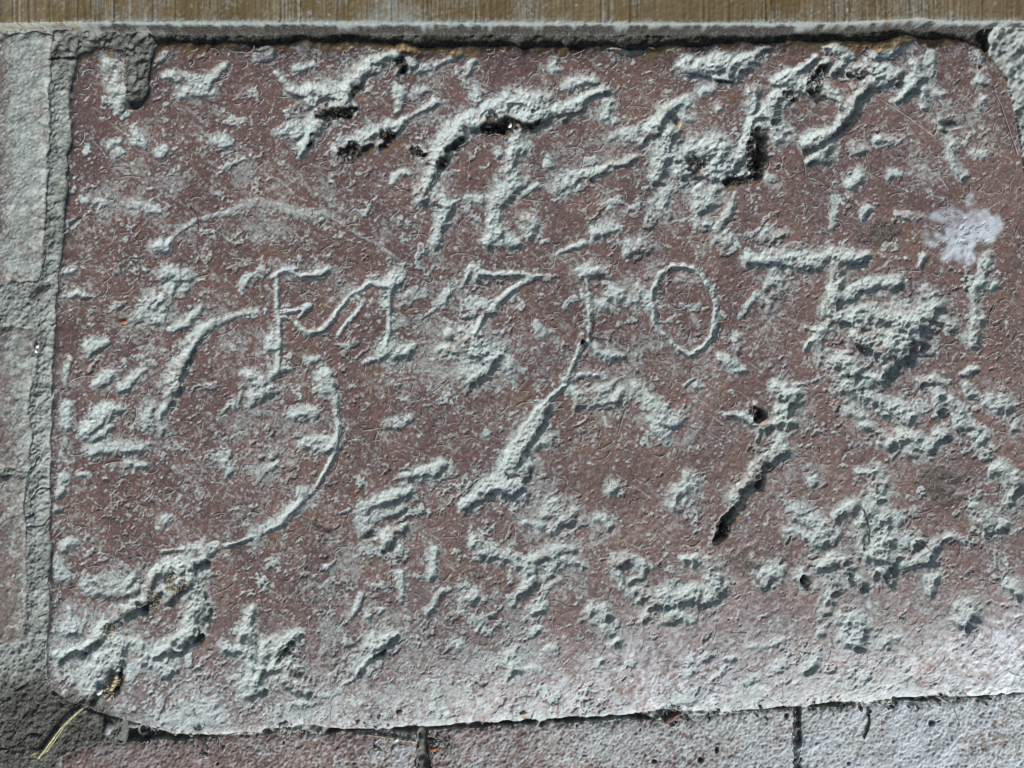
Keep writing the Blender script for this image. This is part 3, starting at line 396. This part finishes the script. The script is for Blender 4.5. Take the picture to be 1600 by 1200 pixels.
# ---------------------------------------------------------------- materials
def nd(nt, t, **kw):
    n = nt.nodes.new(t)
    for k, v in kw.items(): setattr(n, k, v)
    return n
def mat(name, c1, c2, dust, rough=0.6, scale=60, bump=0.35, spec=0.5, dirt_shade=(0.022, 0.019, 0.015), stretch=None, finebump=1200, stip=1.9):
    m = bpy.data.materials.new(name); m.use_nodes = True
    nt = m.node_tree; L = nt.links.new
    b = nt.nodes['Principled BSDF']
    tc = nd(nt, 'ShaderNodeTexCoord'); vec = tc.outputs['Object']
    if stretch:
        mp = nd(nt, 'ShaderNodeMapping'); mp.inputs['Scale'].default_value = stretch; L(vec, mp.inputs[0]); vec = mp.outputs[0]
    def noise(sc, det=4, ro=0.6):
        n = nd(nt, 'ShaderNodeTexNoise'); L(vec, n.inputs['Vector'])
        n.inputs['Scale'].default_value = sc; n.inputs['Detail'].default_value = det; n.inputs['Roughness'].default_value = ro
        return n.outputs['Fac']
    def mapr(x, a, b_, lo=0.0, hi=1.0):
        n = nd(nt, 'ShaderNodeMapRange'); L(x, n.inputs[0])
        for i, v in enumerate((a, b_, lo, hi)): n.inputs[i + 1].default_value = v
        return n.outputs[0]
    def mix(f, a, c, kind='MIX'):
        n = nd(nt, 'ShaderNodeMix', data_type='RGBA', blend_type=kind)
        for s, v in ((n.inputs[0], f), (n.inputs[6], a), (n.inputs[7], c)):
            if hasattr(v, 'default_value'): L(v, s)
            elif isinstance(v, (int, float)): s.default_value = v
            else: s.default_value = (*v, 1)
        return n.outputs[2]
    def mul(a, k):
        n = nd(nt, 'ShaderNodeMath', operation='MULTIPLY')
        for s, v in zip(n.inputs, (a, k)):
            if hasattr(v, 'default_value'): L(v, s)
            else: s.default_value = v
        return n.outputs[0]
    at = nd(nt, 'ShaderNodeAttribute', attribute_name='wear_light')
    sp = nd(nt, 'ShaderNodeSeparateColor'); L(at.outputs['Color'], sp.inputs[0])
    base = mix(mapr(noise(scale), 0.40, 0.62), c1, c2)
    base = mix(mapr(noise(1300, 3, 0.7), 0.62, 0.70, 0, 0.7), base, tuple(0.5 * a + 0.5 * d for a, d in zip(c2, dust)))
    base = mix(mapr(noise(1000, 3, 0.7), 0.36, 0.26, 0, 0.75), base, tuple(0.4 * a for a in c1))
    base = mix(at.outputs['Alpha'], base, (0.135, 0.088, 0.034))
    dcol = mix(mapr(noise(800, 5, 0.8), 0.3, 0.7), tuple(0.62 * d for d in dust), tuple(min(1, 1.3 * d) for d in dust))
    dcol = mix(mapr(noise(28, 3), 0.45, 0.75, 0, 0.5), dcol, (dust[0] * 0.98, dust[1] * 0.95, dust[2] * 0.82))
    st = nd(nt, 'ShaderNodeMath', operation='MULTIPLY_ADD'); L(noise(950, 5, 0.8), st.inputs[0]); st.inputs[1].default_value = stip; st.inputs[2].default_value = -0.5 * stip
    ad = nd(nt, 'ShaderNodeMath', operation='ADD'); L(sp.outputs[0], ad.inputs[0]); L(st.outputs[0], ad.inputs[1])
    dfac = mapr(ad.outputs[0], 0.12, 0.80)
    col = mix(dfac, base, dcol)
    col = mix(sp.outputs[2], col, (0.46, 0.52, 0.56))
    dk = mix(mapr(noise(1400, 2), 0.5, 0.62), dirt_shade, tuple(6 * d for d in dirt_shade))
    col = mix(sp.outputs[1], col, dk)
    L(col, b.inputs['Base Color'])
    L(mapr(dfac, 0, 1, rough, 0.95), b.inputs['Roughness'])
    b.inputs['Specular IOR Level'].default_value = spec
    bm = nd(nt, 'ShaderNodeBump'); L(mapr(dfac, 0, 1, bump * 0.22, bump), bm.inputs['Strength']); bm.inputs['Distance'].default_value = 0.0004
    L(noise(finebump, 4, 0.75), bm.inputs['Height']); L(bm.outputs[0], b.inputs['Normal'])
    return m
DUSTC = (0.308, 0.354, 0.346)
M_slab = mat('red_sandstone', (0.078, 0.044, 0.040), (0.116, 0.062, 0.049), DUSTC, rough=0.55, scale=45, bump=1.0, spec=0.6, finebump=850)
M_mort = mat('grey_mortar', (0.098, 0.108, 0.096), (0.142, 0.153, 0.138), (0.25, 0.275, 0.26), rough=0.9, scale=90, dirt_shade=(0.017, 0.0165, 0.013))
M_left = mat('dusty_brick', (0.105, 0.082, 0.073), (0.130, 0.100, 0.088), (0.265, 0.300, 0.282), rough=0.7, scale=60)
M_bot = mat('grainy_brick', (0.082, 0.048, 0.037), (0.130, 0.088, 0.074), (0.30, 0.318, 0.318), rough=0.7, scale=40, bump=1.0, finebump=1000, stip=2.8)
M_lip = mat('dusty_edge', (0.10, 0.105, 0.10), (0.15, 0.155, 0.15), (0.175, 0.205, 0.205), rough=0.9, scale=70, dirt_shade=(0.010, 0.009, 0.008))  # dirt colour serves the shadow painted on the lip's lower half
M_wood = mat('old_wood', (0.092, 0.062, 0.023), (0.128, 0.095, 0.048), (0.19, 0.205, 0.185), rough=0.55, scale=50, stretch=(1, 0.06, 1))

# ---------------------------------------------------------------- cut the surface into objects
VX = wx(X).astype(np.float32); VY = wy(Y).astype(np.float32); VZ = (Z * S).astype(np.float32)
gzx = np.gradient(Z, GX, axis=1); gzy = np.gradient(Z, GY, axis=0)
NRM = np.stack([-gzx, gzy, np.ones_like(Z)], -1); NRM /= np.linalg.norm(NRM, axis=-1, keepdims=True)
CO = np.stack([VX, VY, VZ], -1).reshape(-1, 3)
NRM = NRM.reshape(-1, 3).astype(np.float32)
WEAR_LIGHT = np.stack([R_, G_, B_, A_], -1).reshape(-1, 4).astype(np.float32)
vid = np.arange(NX * NY, dtype=np.int32).reshape(NY, NX)
QUADS = np.stack([vid[1:, :-1], vid[1:, 1:], vid[:-1, 1:], vid[:-1, :-1]], -1)
REGF = REG[:-1, :-1]

def patch(name, mask, m, parent=None, origin=None, skirt=0.0):
    q = QUADS[mask]
    if len(q) == 0: return None
    used, inv = np.unique(q, return_inverse=True)
    q = inv.reshape(-1, 4).astype(np.int32)
    co, nr, we = CO[used], NRM[used], WEAR_LIGHT[used]
    if origin is None: origin = (0, 0, 0) if parent is None else tuple(parent.location)
    if skirt:
        e = np.concatenate([q[:, [0, 1]], q[:, [1, 2]], q[:, [2, 3]], q[:, [3, 0]]]).astype(np.int64)
        key = np.minimum(e[:, 0], e[:, 1]) * (len(co) + 1) + np.maximum(e[:, 0], e[:, 1])
        _, first, cnt = np.unique(key, return_index=True, return_counts=True)
        be = e[first[cnt == 1]]
        bv, binv = np.unique(be, return_inverse=True); binv = binv.reshape(-1, 2) + len(co)
        low = co[bv].copy(); low[:, 2] = -skirt
        out = nr[bv].copy()
        sq = np.stack([be[:, 1], be[:, 0], binv[:, 0], binv[:, 1]], -1).astype(np.int32)
        co = np.vstack([co, low]); nr = np.vstack([nr, out]); we = np.vstack([we, we[bv]]); q = np.vstack([q, sq])
    me = bpy.data.meshes.new(name)
    me.vertices.add(len(co)); me.vertices.foreach_set('co', (co - np.array(origin, np.float32)).ravel())
    me.loops.add(q.size); me.loops.foreach_set('vertex_index', q.ravel())
    me.polygons.add(len(q)); me.polygons.foreach_set('loop_start', np.arange(0, q.size, 4, dtype=np.int32))
    me.update(calc_edges=True)
    me.polygons.foreach_set('use_smooth', np.ones(len(q), bool))
    a = me.attributes.new('wear_light', 'FLOAT_COLOR', 'POINT'); a.data.foreach_set('color', we.ravel())
    me.normals_split_custom_set_from_vertices(nr)
    me.materials.append(m)
    o = bpy.data.objects.new(name, me); SC.collection.objects.link(o)
    if parent: o.parent = parent
    else: o.location = origin
    return o

def tag(o, label=None, cat=None, group=None, kind=None):
    for k, v in (('label', label), ('category', cat), ('group', group), ('kind', kind)):
        if v: o[k] = v
    return o
def empty(name, loc=(0, 0, 0)):
    o = bpy.data.objects.new(name, None); o.empty_display_size = 0.02; o.location = loc; SC.collection.objects.link(o); return o

# the setting
paving = tag(empty('brick_paving'), kind='structure')
left_f = np.where(REGF == 2, left_id[:-1, :-1], 0)
bl = ['brick coated in pale dust', 'grey pink brick with a smooth face', 'darker brick at the lower left']
for k in range(3):
    o = patch('brick', left_f == k + 1, M_left, paving, skirt=0.02); tag(o, bl[k])
bot_f = np.where(REGF == 3, bot_id[:-1, :-1], 0)
bl = ['dark reddish brick', 'grainy grey brick with an orange patch', 'pale grainy brick with a dark slot']
for k in range(3):
    o = patch('brick', bot_f == k + 1, M_bot, paving, skirt=0.02); tag(o, bl[k])
patch('mortar', REGF == 1, M_mort, paving, skirt=0.02)
gm = bpy.data.meshes.new('ground'); gm.from_pydata([(-1.5, -1.5, 0), (1.5, -1.5, 0), (1.5, 1.5, 0), (-1.5, 1.5, 0)], [], [(0, 1, 2, 3)])
gm.materials.append(M_mort); go = bpy.data.objects.new('ground', gm); go.location = (0, 0, -0.021); SC.collection.objects.link(go); tag(go, kind='structure')

# the slab
slab = None
slab_f = REGF == 0
fid_f, du_f = FID[:-1, :-1], np.maximum(du[:-1, :-1], DIRT_SHADE[:-1, :-1])
part_f = np.where(slab_f & (du_f > 0.45), fid_f, 0)
cnt = np.bincount(part_f.ravel(), minlength=len(names) + 1)
keep = [k for k in range(1, len(names) + 1) if cnt[k] > 60]
body = slab_f & ~np.isin(part_f, keep)
slab = patch('carved_slab', body, M_slab, None, skirt=0.02)
tag(slab, 'large worn red stone slab carved with letters and numerals, pale dust in its hollows', 'stone slab')
PN = {'letter F': ('carved_letter', 'letter F'), 'letter V': ('carved_letter', 'hooked stroke beside the F'), 'numeral 1': ('carved_numeral', 'first numeral 1'), 'numeral 7': ('carved_numeral', 'numeral 7'),
      'numeral one': ('carved_numeral', 'second numeral 1'), 'numeral 0': ('carved_numeral', 'oval numeral 0'), 'arc': ('incised_arc', None), 'curve': ('incised_arc', 'long curve running down to the lower edge'),
      'leg': ('carved_stroke', 'long slanting stroke below the second numeral 1'), 'T': ('carved_stroke', 'broad arched stroke at the top'), 'stroke': ('carved_stroke', None), 'stem': ('carved_stroke', None)}
for k in keep:
    nm, lb = PN.get(names[k - 1], ('dusty_hollow', None))
    o = patch(nm, part_f == k, M_slab, slab)
    if lb: o['label'] = lb

# the board above
board = tag(empty('wooden_board', (0, wy(20), 0)), 'brown wooden board with upright grain along the top of the slab', 'wooden board')
board_f = REGF == 4
cuts = [-5000, 181, 471, 742, 955, 1200, 1433, 5000]
xf = X[:-1, :-1]
for a, b in zip(cuts[:-1], cuts[1:]):
    patch('plank', board_f & (xf >= a) & (xf < b), M_wood, board, skirt=0.02)
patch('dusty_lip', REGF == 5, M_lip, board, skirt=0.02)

# ---------------------------------------------------------------- loose bits lying on the stones
def zat(px, py, r=3):
    i, j = int(np.searchsorted(GX, px)), int(np.searchsorted(GY, py))
    return float(Z[j - 1:j + 2, i - 1:i + 2].max())
def flat(name, c, rough=0.8, c2=None, scale=900):
    m = bpy.data.materials.new(name); m.use_nodes = True
    nt = m.node_tree; b = nt.nodes['Principled BSDF']; b.inputs['Roughness'].default_value = rough
    tc = nt.nodes.new('ShaderNodeTexCoord'); n = nt.nodes.new('ShaderNodeTexNoise'); n.inputs['Scale'].default_value = scale; n.inputs['Detail'].default_value = 4
    r = nt.nodes.new('ShaderNodeValToRGB'); r.color_ramp.elements[0].position = 0.35; r.color_ramp.elements[1].position = 0.65
    r.color_ramp.elements[0].color = (*[0.6 * v for v in c], 1); r.color_ramp.elements[1].color = (*(c2 or c), 1)
    nt.links.new(tc.outputs['Object'], n.inputs['Vector']); nt.links.new(n.outputs['Fac'], r.inputs[0]); nt.links.new(r.outputs[0], b.inputs['Base Color'])
    return m
M_straw = flat('dry_straw', (0.22, 0.20, 0.10), 0.6, (0.32, 0.30, 0.17))
M_pale = flat('pale_stem', (0.40, 0.40, 0.34), 0.7)
M_twig = flat('brown_twig', (0.085, 0.045, 0.028), 0.7)
M_black = flat('black_bark', (0.020, 0.016, 0.012), 0.8, (0.05, 0.042, 0.034))
M_whitep = flat('white_pebble', (0.62, 0.64, 0.62), 0.6)
M_greyp = flat('grey_pebble', (0.16, 0.17, 0.16), 0.8, (0.24, 0.25, 0.24))
M_orange = flat('orange_crumb', (0.36, 0.11, 0.045), 0.8)
M_tan = flat('tan_chip', (0.34, 0.29, 0.19), 0.8)
M_lint = flat('lint', (0.36, 0.37, 0.35), 0.9)

def tube_data(pts, sides=6):
    """pts in photograph pixels: x, y, height, radius"""
    V, Fc = [], []
    P = [np.array((wx(p[0]), wy(p[1]), p[2] * S)) for p in pts]
    for k, p in enumerate(P):
        d = P[min(k + 1, len(P) - 1)] - P[max(k - 1, 0)]; d /= np.linalg.norm(d) + 1e-12
        u = np.cross(d, (0, 0, 1.0)); u /= np.linalg.norm(u) + 1e-12; w = np.cross(u, d)
        for a in range(sides):
            t = 2 * math.pi * a / sides
            V.append(p + pts[k][3] * S * (math.cos(t) * u + math.sin(t) * w))
    for k in range(len(P) - 1):
        for a in range(sides):
            b = (a + 1) % sides
            Fc.append((k * sides + a, k * sides + b, (k + 1) * sides + b, (k + 1) * sides + a))
    Fc.append(tuple(range(sides))[::-1]); Fc.append(tuple((len(P) - 1) * sides + a for a in range(sides)))
    return V, Fc
def mesh(name, V, Fc, m, parent=None, origin=None, smooth=True):
    V = np.array(V, float)
    if origin is None: origin = V.mean(0) if parent is None else np.array(parent.location)
    me = bpy.data.meshes.new(name); me.from_pydata((V - origin).tolist(), [], Fc); me.materials.append(m)
    if smooth: me.polygons.foreach_set('use_smooth', np.ones(len(me.polygons), bool))
    o = bpy.data.objects.new(name, me); SC.collection.objects.link(o)
    if parent: o.parent = parent
    else: o.location = tuple(origin)
    return o
def curve_pts(path, r0, r1, lift=0.8, n=9, wob=0.6, seed=0):
    rr = random.Random(seed); path = np.array(path, float)
    t = np.linspace(0, len(path) - 1, n); out = []
    for k, q in enumerate(t):
        i = min(int(q), len(path) - 2); f = q - i
        x, y = path[i] * (1 - f) + path[i + 1] * f
        x += rr.uniform(-wob, wob); y += rr.uniform(-wob, wob)
        r = r0 + (r1 - r0) * k / (n - 1)
        out.append([x, y, zat(x, y) + r * lift, r])
    zs = [o[2] for o in out]                              # a stiff stem bridges the hollows under it
    for k, o in enumerate(out): o[2] = max(o[2], 0.5 * (zs[max(k - 1, 0)] + zs[min(k + 1, n - 1)]))
    return out
def stem_thing(name, path, r0, r1, m, label, cat, **kw):
    V, Fc = tube_data(curve_pts(path, r0, r1, **kw)); return tag(mesh(name, V, Fc, m), label, cat)
_ico = None
def ico():
    g = (1 + 5 ** .5) / 2
    v = [(-1, g, 0), (1, g, 0), (-1, -g, 0), (1, -g, 0), (0, -1, g), (0, 1, g), (0, -1, -g), (0, 1, -g), (g, 0, -1), (g, 0, 1), (-g, 0, -1), (-g, 0, 1)]
    f = [(0, 11, 5), (0, 5, 1), (0, 1, 7), (0, 7, 10), (0, 10, 11), (1, 5, 9), (5, 11, 4), (11, 10, 2), (10, 7, 6), (7, 1, 8), (3, 9, 4), (3, 4, 2), (3, 2, 6), (3, 6, 8), (3, 8, 9), (4, 9, 5), (2, 4, 11), (6, 2, 10), (8, 6, 7), (9, 8, 1)]
    v = [np.array(p) / np.linalg.norm(p) for p in v]
    mid, out = {}, []
    for a, b, c in f:
        ids = []
        for i, j in ((a, b), (b, c), (c, a)):
            k = (min(i, j), max(i, j))
            if k not in mid:
                q = v[i] + v[j]; v.append(q / np.linalg.norm(q)); mid[k] = len(v) - 1
            ids.append(mid[k])
        ab, bc, ca = ids
        out += [(a, ab, ca), (b, bc, ab), (c, ca, bc), (ab, bc, ca)]
    return np.array(v), out
IV, IF = ico()
def lump_data(px, py, rx, ry, rz, ang, seed, sink=0.35):
    rr = np.random.RandomState(seed)
    v = IV * (1 + 0.16 * rr.randn(len(IV), 1)) * np.array([rx, ry, rz])
    v[:, :2] += 0.15 * rx * np.sin(2 * IV[:, [1, 0]])
    c, s_ = math.cos(ang), math.sin(ang)
    v = v @ np.array([[c, s_, 0], [-s_, c, 0], [0, 0, 1]])
    return v * S + np.array([wx(px), wy(py), (zat(px, py) + rz * (1 - sink)) * S])
def pebble(name, px, py, rx, ry, rz, m, label, cat, ang=0.4, seed=1, group=None):
    return tag(mesh(name, lump_data(px, py, rx, ry, rz, ang, seed), IF, m), label, cat, group)

st = tag(empty('straw', (wx(92), wy(1145), zat(92, 1145) * S)), 'bent yellow straw of several blades lying in the dark mortar corner', 'straw')
for k, (dx, dy, r) in enumerate(((0, 0, 2.2), (3, 2, 1.6), (-3, 1, 1.4), (5, -2, 1.2))):
    pth = [(60 - 4 * k + dx, 1184 - 3 * k), (70 + dx, 1172 + dy), (84 + dx, 1152 + dy), (100 + 0.5 * dx, 1130 + dy), (127 + 0.4 * dx, 1107 + 0.5 * dy)]
    V, Fc = tube_data(curve_pts(pth, r, r * .6, lift=2.2, n=12, wob=.5, seed=k)); mesh('blade', V, Fc, M_straw, st)
stem_thing('straw', [(566, 1155), (600, 1160), (648, 1168)], 1.8, 1.2, M_straw, 'thin pale straw lying along the joint under the slab', 'straw', lift=1.5)
stem_thing('rootlet', [(298, 325), (306, 334), (311, 346), (310, 360)], 1.0, 0.7, M_twig, 'curved brown rootlet lying at the start of the arc', 'rootlet', lift=1.2)
stem_thing('grass_stem', [(1390, 646), (1408, 664), (1424, 684)], 1.1, 0.8, M_pale, 'short pale grass stem lying across the dusty hollow', 'grass stem', lift=1.6)
stem_thing('hair', [(1470, 1094), (1485, 1102), (1499, 1110), (1505, 1122), (1512, 1142)], 0.8, 0.6, M_pale, 'long pale hair bent over the lower edge of the slab', 'hair', lift=1.6)
stem_thing('twig', [(1366, 1124), (1368, 1136), (1364, 1150), (1358, 1162)], 2.0, 1.6, M_black, 'thin black curved twig lying on the pale brick below the slab', 'twig', lift=0.3)
stem_thing('twig', [(48, 468), (62, 457), (77, 446)], 1.8, 1.3, M_black, 'short dark twig lying across the left mortar joint', 'twig', lift=1.0)
stem_thing('twig', [(1349, 796), (1356, 810), (1359, 830), (1358, 848)], 1.2, 0.8, M_twig, 'fine dark twig upright beside a dusty hollow', 'twig', lift=1.2)
stem_thing('twig', [(1432, 846), (1446, 852), (1456, 862)], 1.3, 0.8, M_twig, 'tiny curved twig on the small dusty fork', 'twig', lift=1.2)
stem_thing('twig', [(790, 742), (800, 745), (813, 744)], 1.2, 0.9, M_twig, 'short brown twig in the dust of the long slanting stroke', 'twig', lift=1.0)
stem_thing('fibre', [(1550, 137), (1563, 165), (1576, 205), (1590, 242)], 0.6, 0.7, M_lint, 'long straight fibre along the upper end of the slab edge beside the pale mortar', 'fibre', lift=1.0)
stem_thing('fibre', [(1369, 153), (1412, 180), (1456, 212)], 0.5, 0.5, M_lint, 'thin slanting fibre between the branching stroke and a pale chip', 'fibre', lift=1.0)
sg = tag(empty('twig', (wx(179), wy(1065), zat(179, 1065) * S)), 'pale jointed twig end beside the white pebble', 'twig')
for k in range(4):
    a, b = k / 4, (k + .85) / 4
    pt = lambda t: (173 + 10 * t, 1078 - 24 * t)
    V, Fc = tube_data([[*pt(a), zat(*pt(.5)) + 4, 3.0 - .3 * k], [*pt(b), zat(*pt(.5)) + 4.5, 3.3 - .3 * k]], 8); mesh('segment', V, Fc, M_tan, sg)
pebble('pebble', 155, 1083, 5.5, 4, 4, M_whitep, 'bright white pebble at the foot of the slanting hollow', 'pebble', .3, 3)
pebble('pebble', 55, 541, 3, 2.6, 2.4, M_whitep, 'tiny white pebble in the left mortar, upper of the pair', 'pebble', .3, 4)
pebble('pebble', 53, 548, 3.2, 2.4, 2.4, M_whitep, 'tiny white pebble in the left mortar, lower of the pair', 'pebble', 1.3, 5)
pebble('pebble', 170, 1139, 9, 7, 6, M_greyp, 'smooth grey pebble in the dark mortar beside the straw', 'pebble', .8, 6)
pebble('pebble', 195, 1143, 10, 6, 5, M_greyp, 'flat grey pebble between the round pebble and the shell ring', 'pebble', -.5, 7)
pebble('pebble', 617, 1164, 3.6, 3.2, 3, M_whitep, 'small white pebble under the thin straw', 'pebble', 0, 8)
pebble('pebble', 637, 1165, 3.4, 2.6, 2.6, M_greyp, 'small grey pebble at the end of the thin straw', 'pebble', 0, 9)
pebble('stone_chip', 265, 1154, 7, 5, 3, M_tan, 'square tan stone chip on the lower joint', 'stone chip', .9, 10)
pebble('stone_chip', 117, 350, 12, 4.5, 3, M_greyp, 'flat grey chip at the left edge of the slab', 'stone chip', .4, 11)
pebble('stone_chip', 1484, 201, 13, 5.5, 5, M_greyp, 'pale wedge shaped chip at the foot of the slanting fibre', 'stone chip', -.15, 12)
pebble('stone_chip', 762, 192, 5, 2.5, 2, M_whitep, 'white chip in the dark debris under the arched stroke, longer one', 'stone chip', -.4, 13)
pebble('stone_chip', 797, 196, 2.5, 4, 2, M_whitep, 'white chip in the dark debris under the arched stroke, shorter one', 'stone chip', -.2, 14)
pebble('stone_chip', 1061, 193, 5, 7, 4, M_tan, 'tan chip lodged in the upper dusty hollow', 'stone chip', .2, 15)
pebble('crumb', 193, 503, 6, 3, 2, M_orange, 'orange brick crumb on the dusty part near the left joint', 'crumb', -.3, 16)
pebble('crumb', 676, 1179, 7, 4, 3, M_orange, 'orange crumb in the gap between two lower bricks', 'crumb', -.3, 17)
pebble('crumb', 1532, 107, 3, 3, 2, M_orange, 'tiny pink crumb in the hollow near the rounded corner', 'crumb', 0, 18)
pebble('bark_flake', 623, 1116, 3.5, 5, 2, M_twig, 'small brown bark flake near the lower edge above the thin straw', 'bark flake', -.6, 19)
pebble('bark_flake', 818, 1121, 5, 3.5, 2.5, M_tan, 'golden brown seed husk near the middle of the lower edge', 'husk', -.3, 20)
pebble('bark_flake', 1054, 1127, 15, 7, 5, M_twig, 'ragged brown bark piece wedged in the lower joint', 'bark', .15, 21)
pebble('bark_flake', 1330, 590, 4, 3, 2, M_twig, 'brown flake in the dusty leg below the bowl', 'bark flake', -.3, 22)
# ring shaped bit of shell
V, Fc = tube_data([[212 + 7 * math.cos(a), 1150 + 8 * math.sin(a), zat(212, 1150) + 3, 1.8] for a in np.linspace(0.7, 5.6, 14)])
tag(mesh('shell', V, Fc, M_pale), 'pale curled shell ring in the lower joint', 'shell')

# crumbs of dark debris in the deep holes
def debris(spots, seed, m, label, size=(1.2, 3.2), fibres=0, m2=None):
    rr = random.Random(seed); V, Fc = [], []
    for (cx, cy, r, n) in spots:
        for k in range(n):
            a, d = rr.uniform(0, 6.283), r * math.sqrt(rr.random())
            px, py = cx + d * math.cos(a), cy + d * math.sin(a)
            if rr.random() < 0.5:
                s0 = rr.uniform(*size)
                v = lump_data(px, py, s0 * rr.uniform(.7, 1.6), s0, s0 * .8, rr.uniform(0, 3), rr.randrange(9999)); f = IF
            else:
                L_, th = rr.uniform(4, 12), rr.uniform(0, 3.14)
                z0 = zat(px, py) + rr.uniform(.5, 3)
                v, f = tube_data([[px + (t - .5) * L_ * math.cos(th + .5 * t), py + (t - .5) * L_ * math.sin(th + .5 * t), z0 + rr.uniform(-.4, .8), rr.uniform(.4, .9)] for t in (0, .33, .66, 1)], 4)
            b = len(V); V += list(v); Fc += [tuple(i + b for i in q) for q in f]
    return tag(mesh('debris', V, Fc, m), label, None, None, 'stuff')
debris([(550, 237, 16, 60), (607, 214, 11, 40), (652, 239, 9, 20)], 1, M_black, 'black crumbs along the slanting upper stroke')
debris([(515, 176, 14, 36), (540, 172, 10, 24), (626, 97, 8, 20), (558, 138, 7, 14)], 2, M_black, 'black crumbs in the forked upper stroke')
debris([(772, 196, 17, 50), (798, 197, 12, 26), (690, 252, 8, 16)], 3, M_black, 'dark crumbs under the arched stroke')
debris([(1184, 225, 13, 50), (1180, 258, 13, 44), (1150, 282, 12, 24), (1090, 258, 14, 20)], 4, M_black, 'dark crumbs in the deep upper hole')
debris([(1275, 122, 13, 44), (1234, 146, 9, 30)], 5, M_greyp, 'grey fibrous crumbs in the branching stroke')
debris([(1130, 825, 12, 40), (1180, 646, 8, 12)], 6, M_black, 'black crumbs in the lower end of the forked hollow')
debris([(176, 1068, 10, 40), (168, 1085, 9, 24)], 7, M_tan, 'tan crumbs beside the jointed twig')
debris([(272, 912, 16, 60), (240, 940, 12, 24), (170, 985, 10, 20)], 8, M_tan, 'sandy crumbs in the slanting hollow', (0.9, 2.0))
debris([(230, 1154, 20, 40), (320, 1163, 30, 30), (445, 1150, 16, 20), (590, 1152, 40, 40), (690, 1176, 18, 40), (1055, 1126, 18, 40)], 9, M_greyp, 'gritty crumbs in the lower joint')
debris([(1000 + 40 * k, 1131 - 2.2 * k, 14, 5) for k in range(15)], 10, M_black, 'dark grit in the lower joint')

# fine pale lint all over the slab
rr = np.random.RandomState(77); V, Fc = [], []
for k in range(2600):
    px, py = rr.uniform(90, 1610), rr.uniform(75, 1125)
    if not in_slab[np.searchsorted(GY, py), np.searchsorted(GX, px)]: continue
    L_ = rr.gamma(2.0, 5.0) + 4; th = rr.normal(0.5, 0.9); cv = rr.normal(0, 0.9); r = rr.uniform(.28, .5)
    pts = []
    for t in (0, .25, .5, .75, 1):
        a = th + cv * t
        x, y = px + L_ * (t - .5) * math.cos(a), py - L_ * (t - .5) * math.sin(a)
        pts.append([x, y, zat(x, y) + .5 + rr.uniform(0, .5), r])
    v, f = tube_data(pts, 3); b = len(V); V += v; Fc += [tuple(i + b for i in q) for q in f[:-2]]
tag(mesh('lint', V, Fc, M_lint), 'fine pale fibres scattered over the slab', None, None, 'stuff')
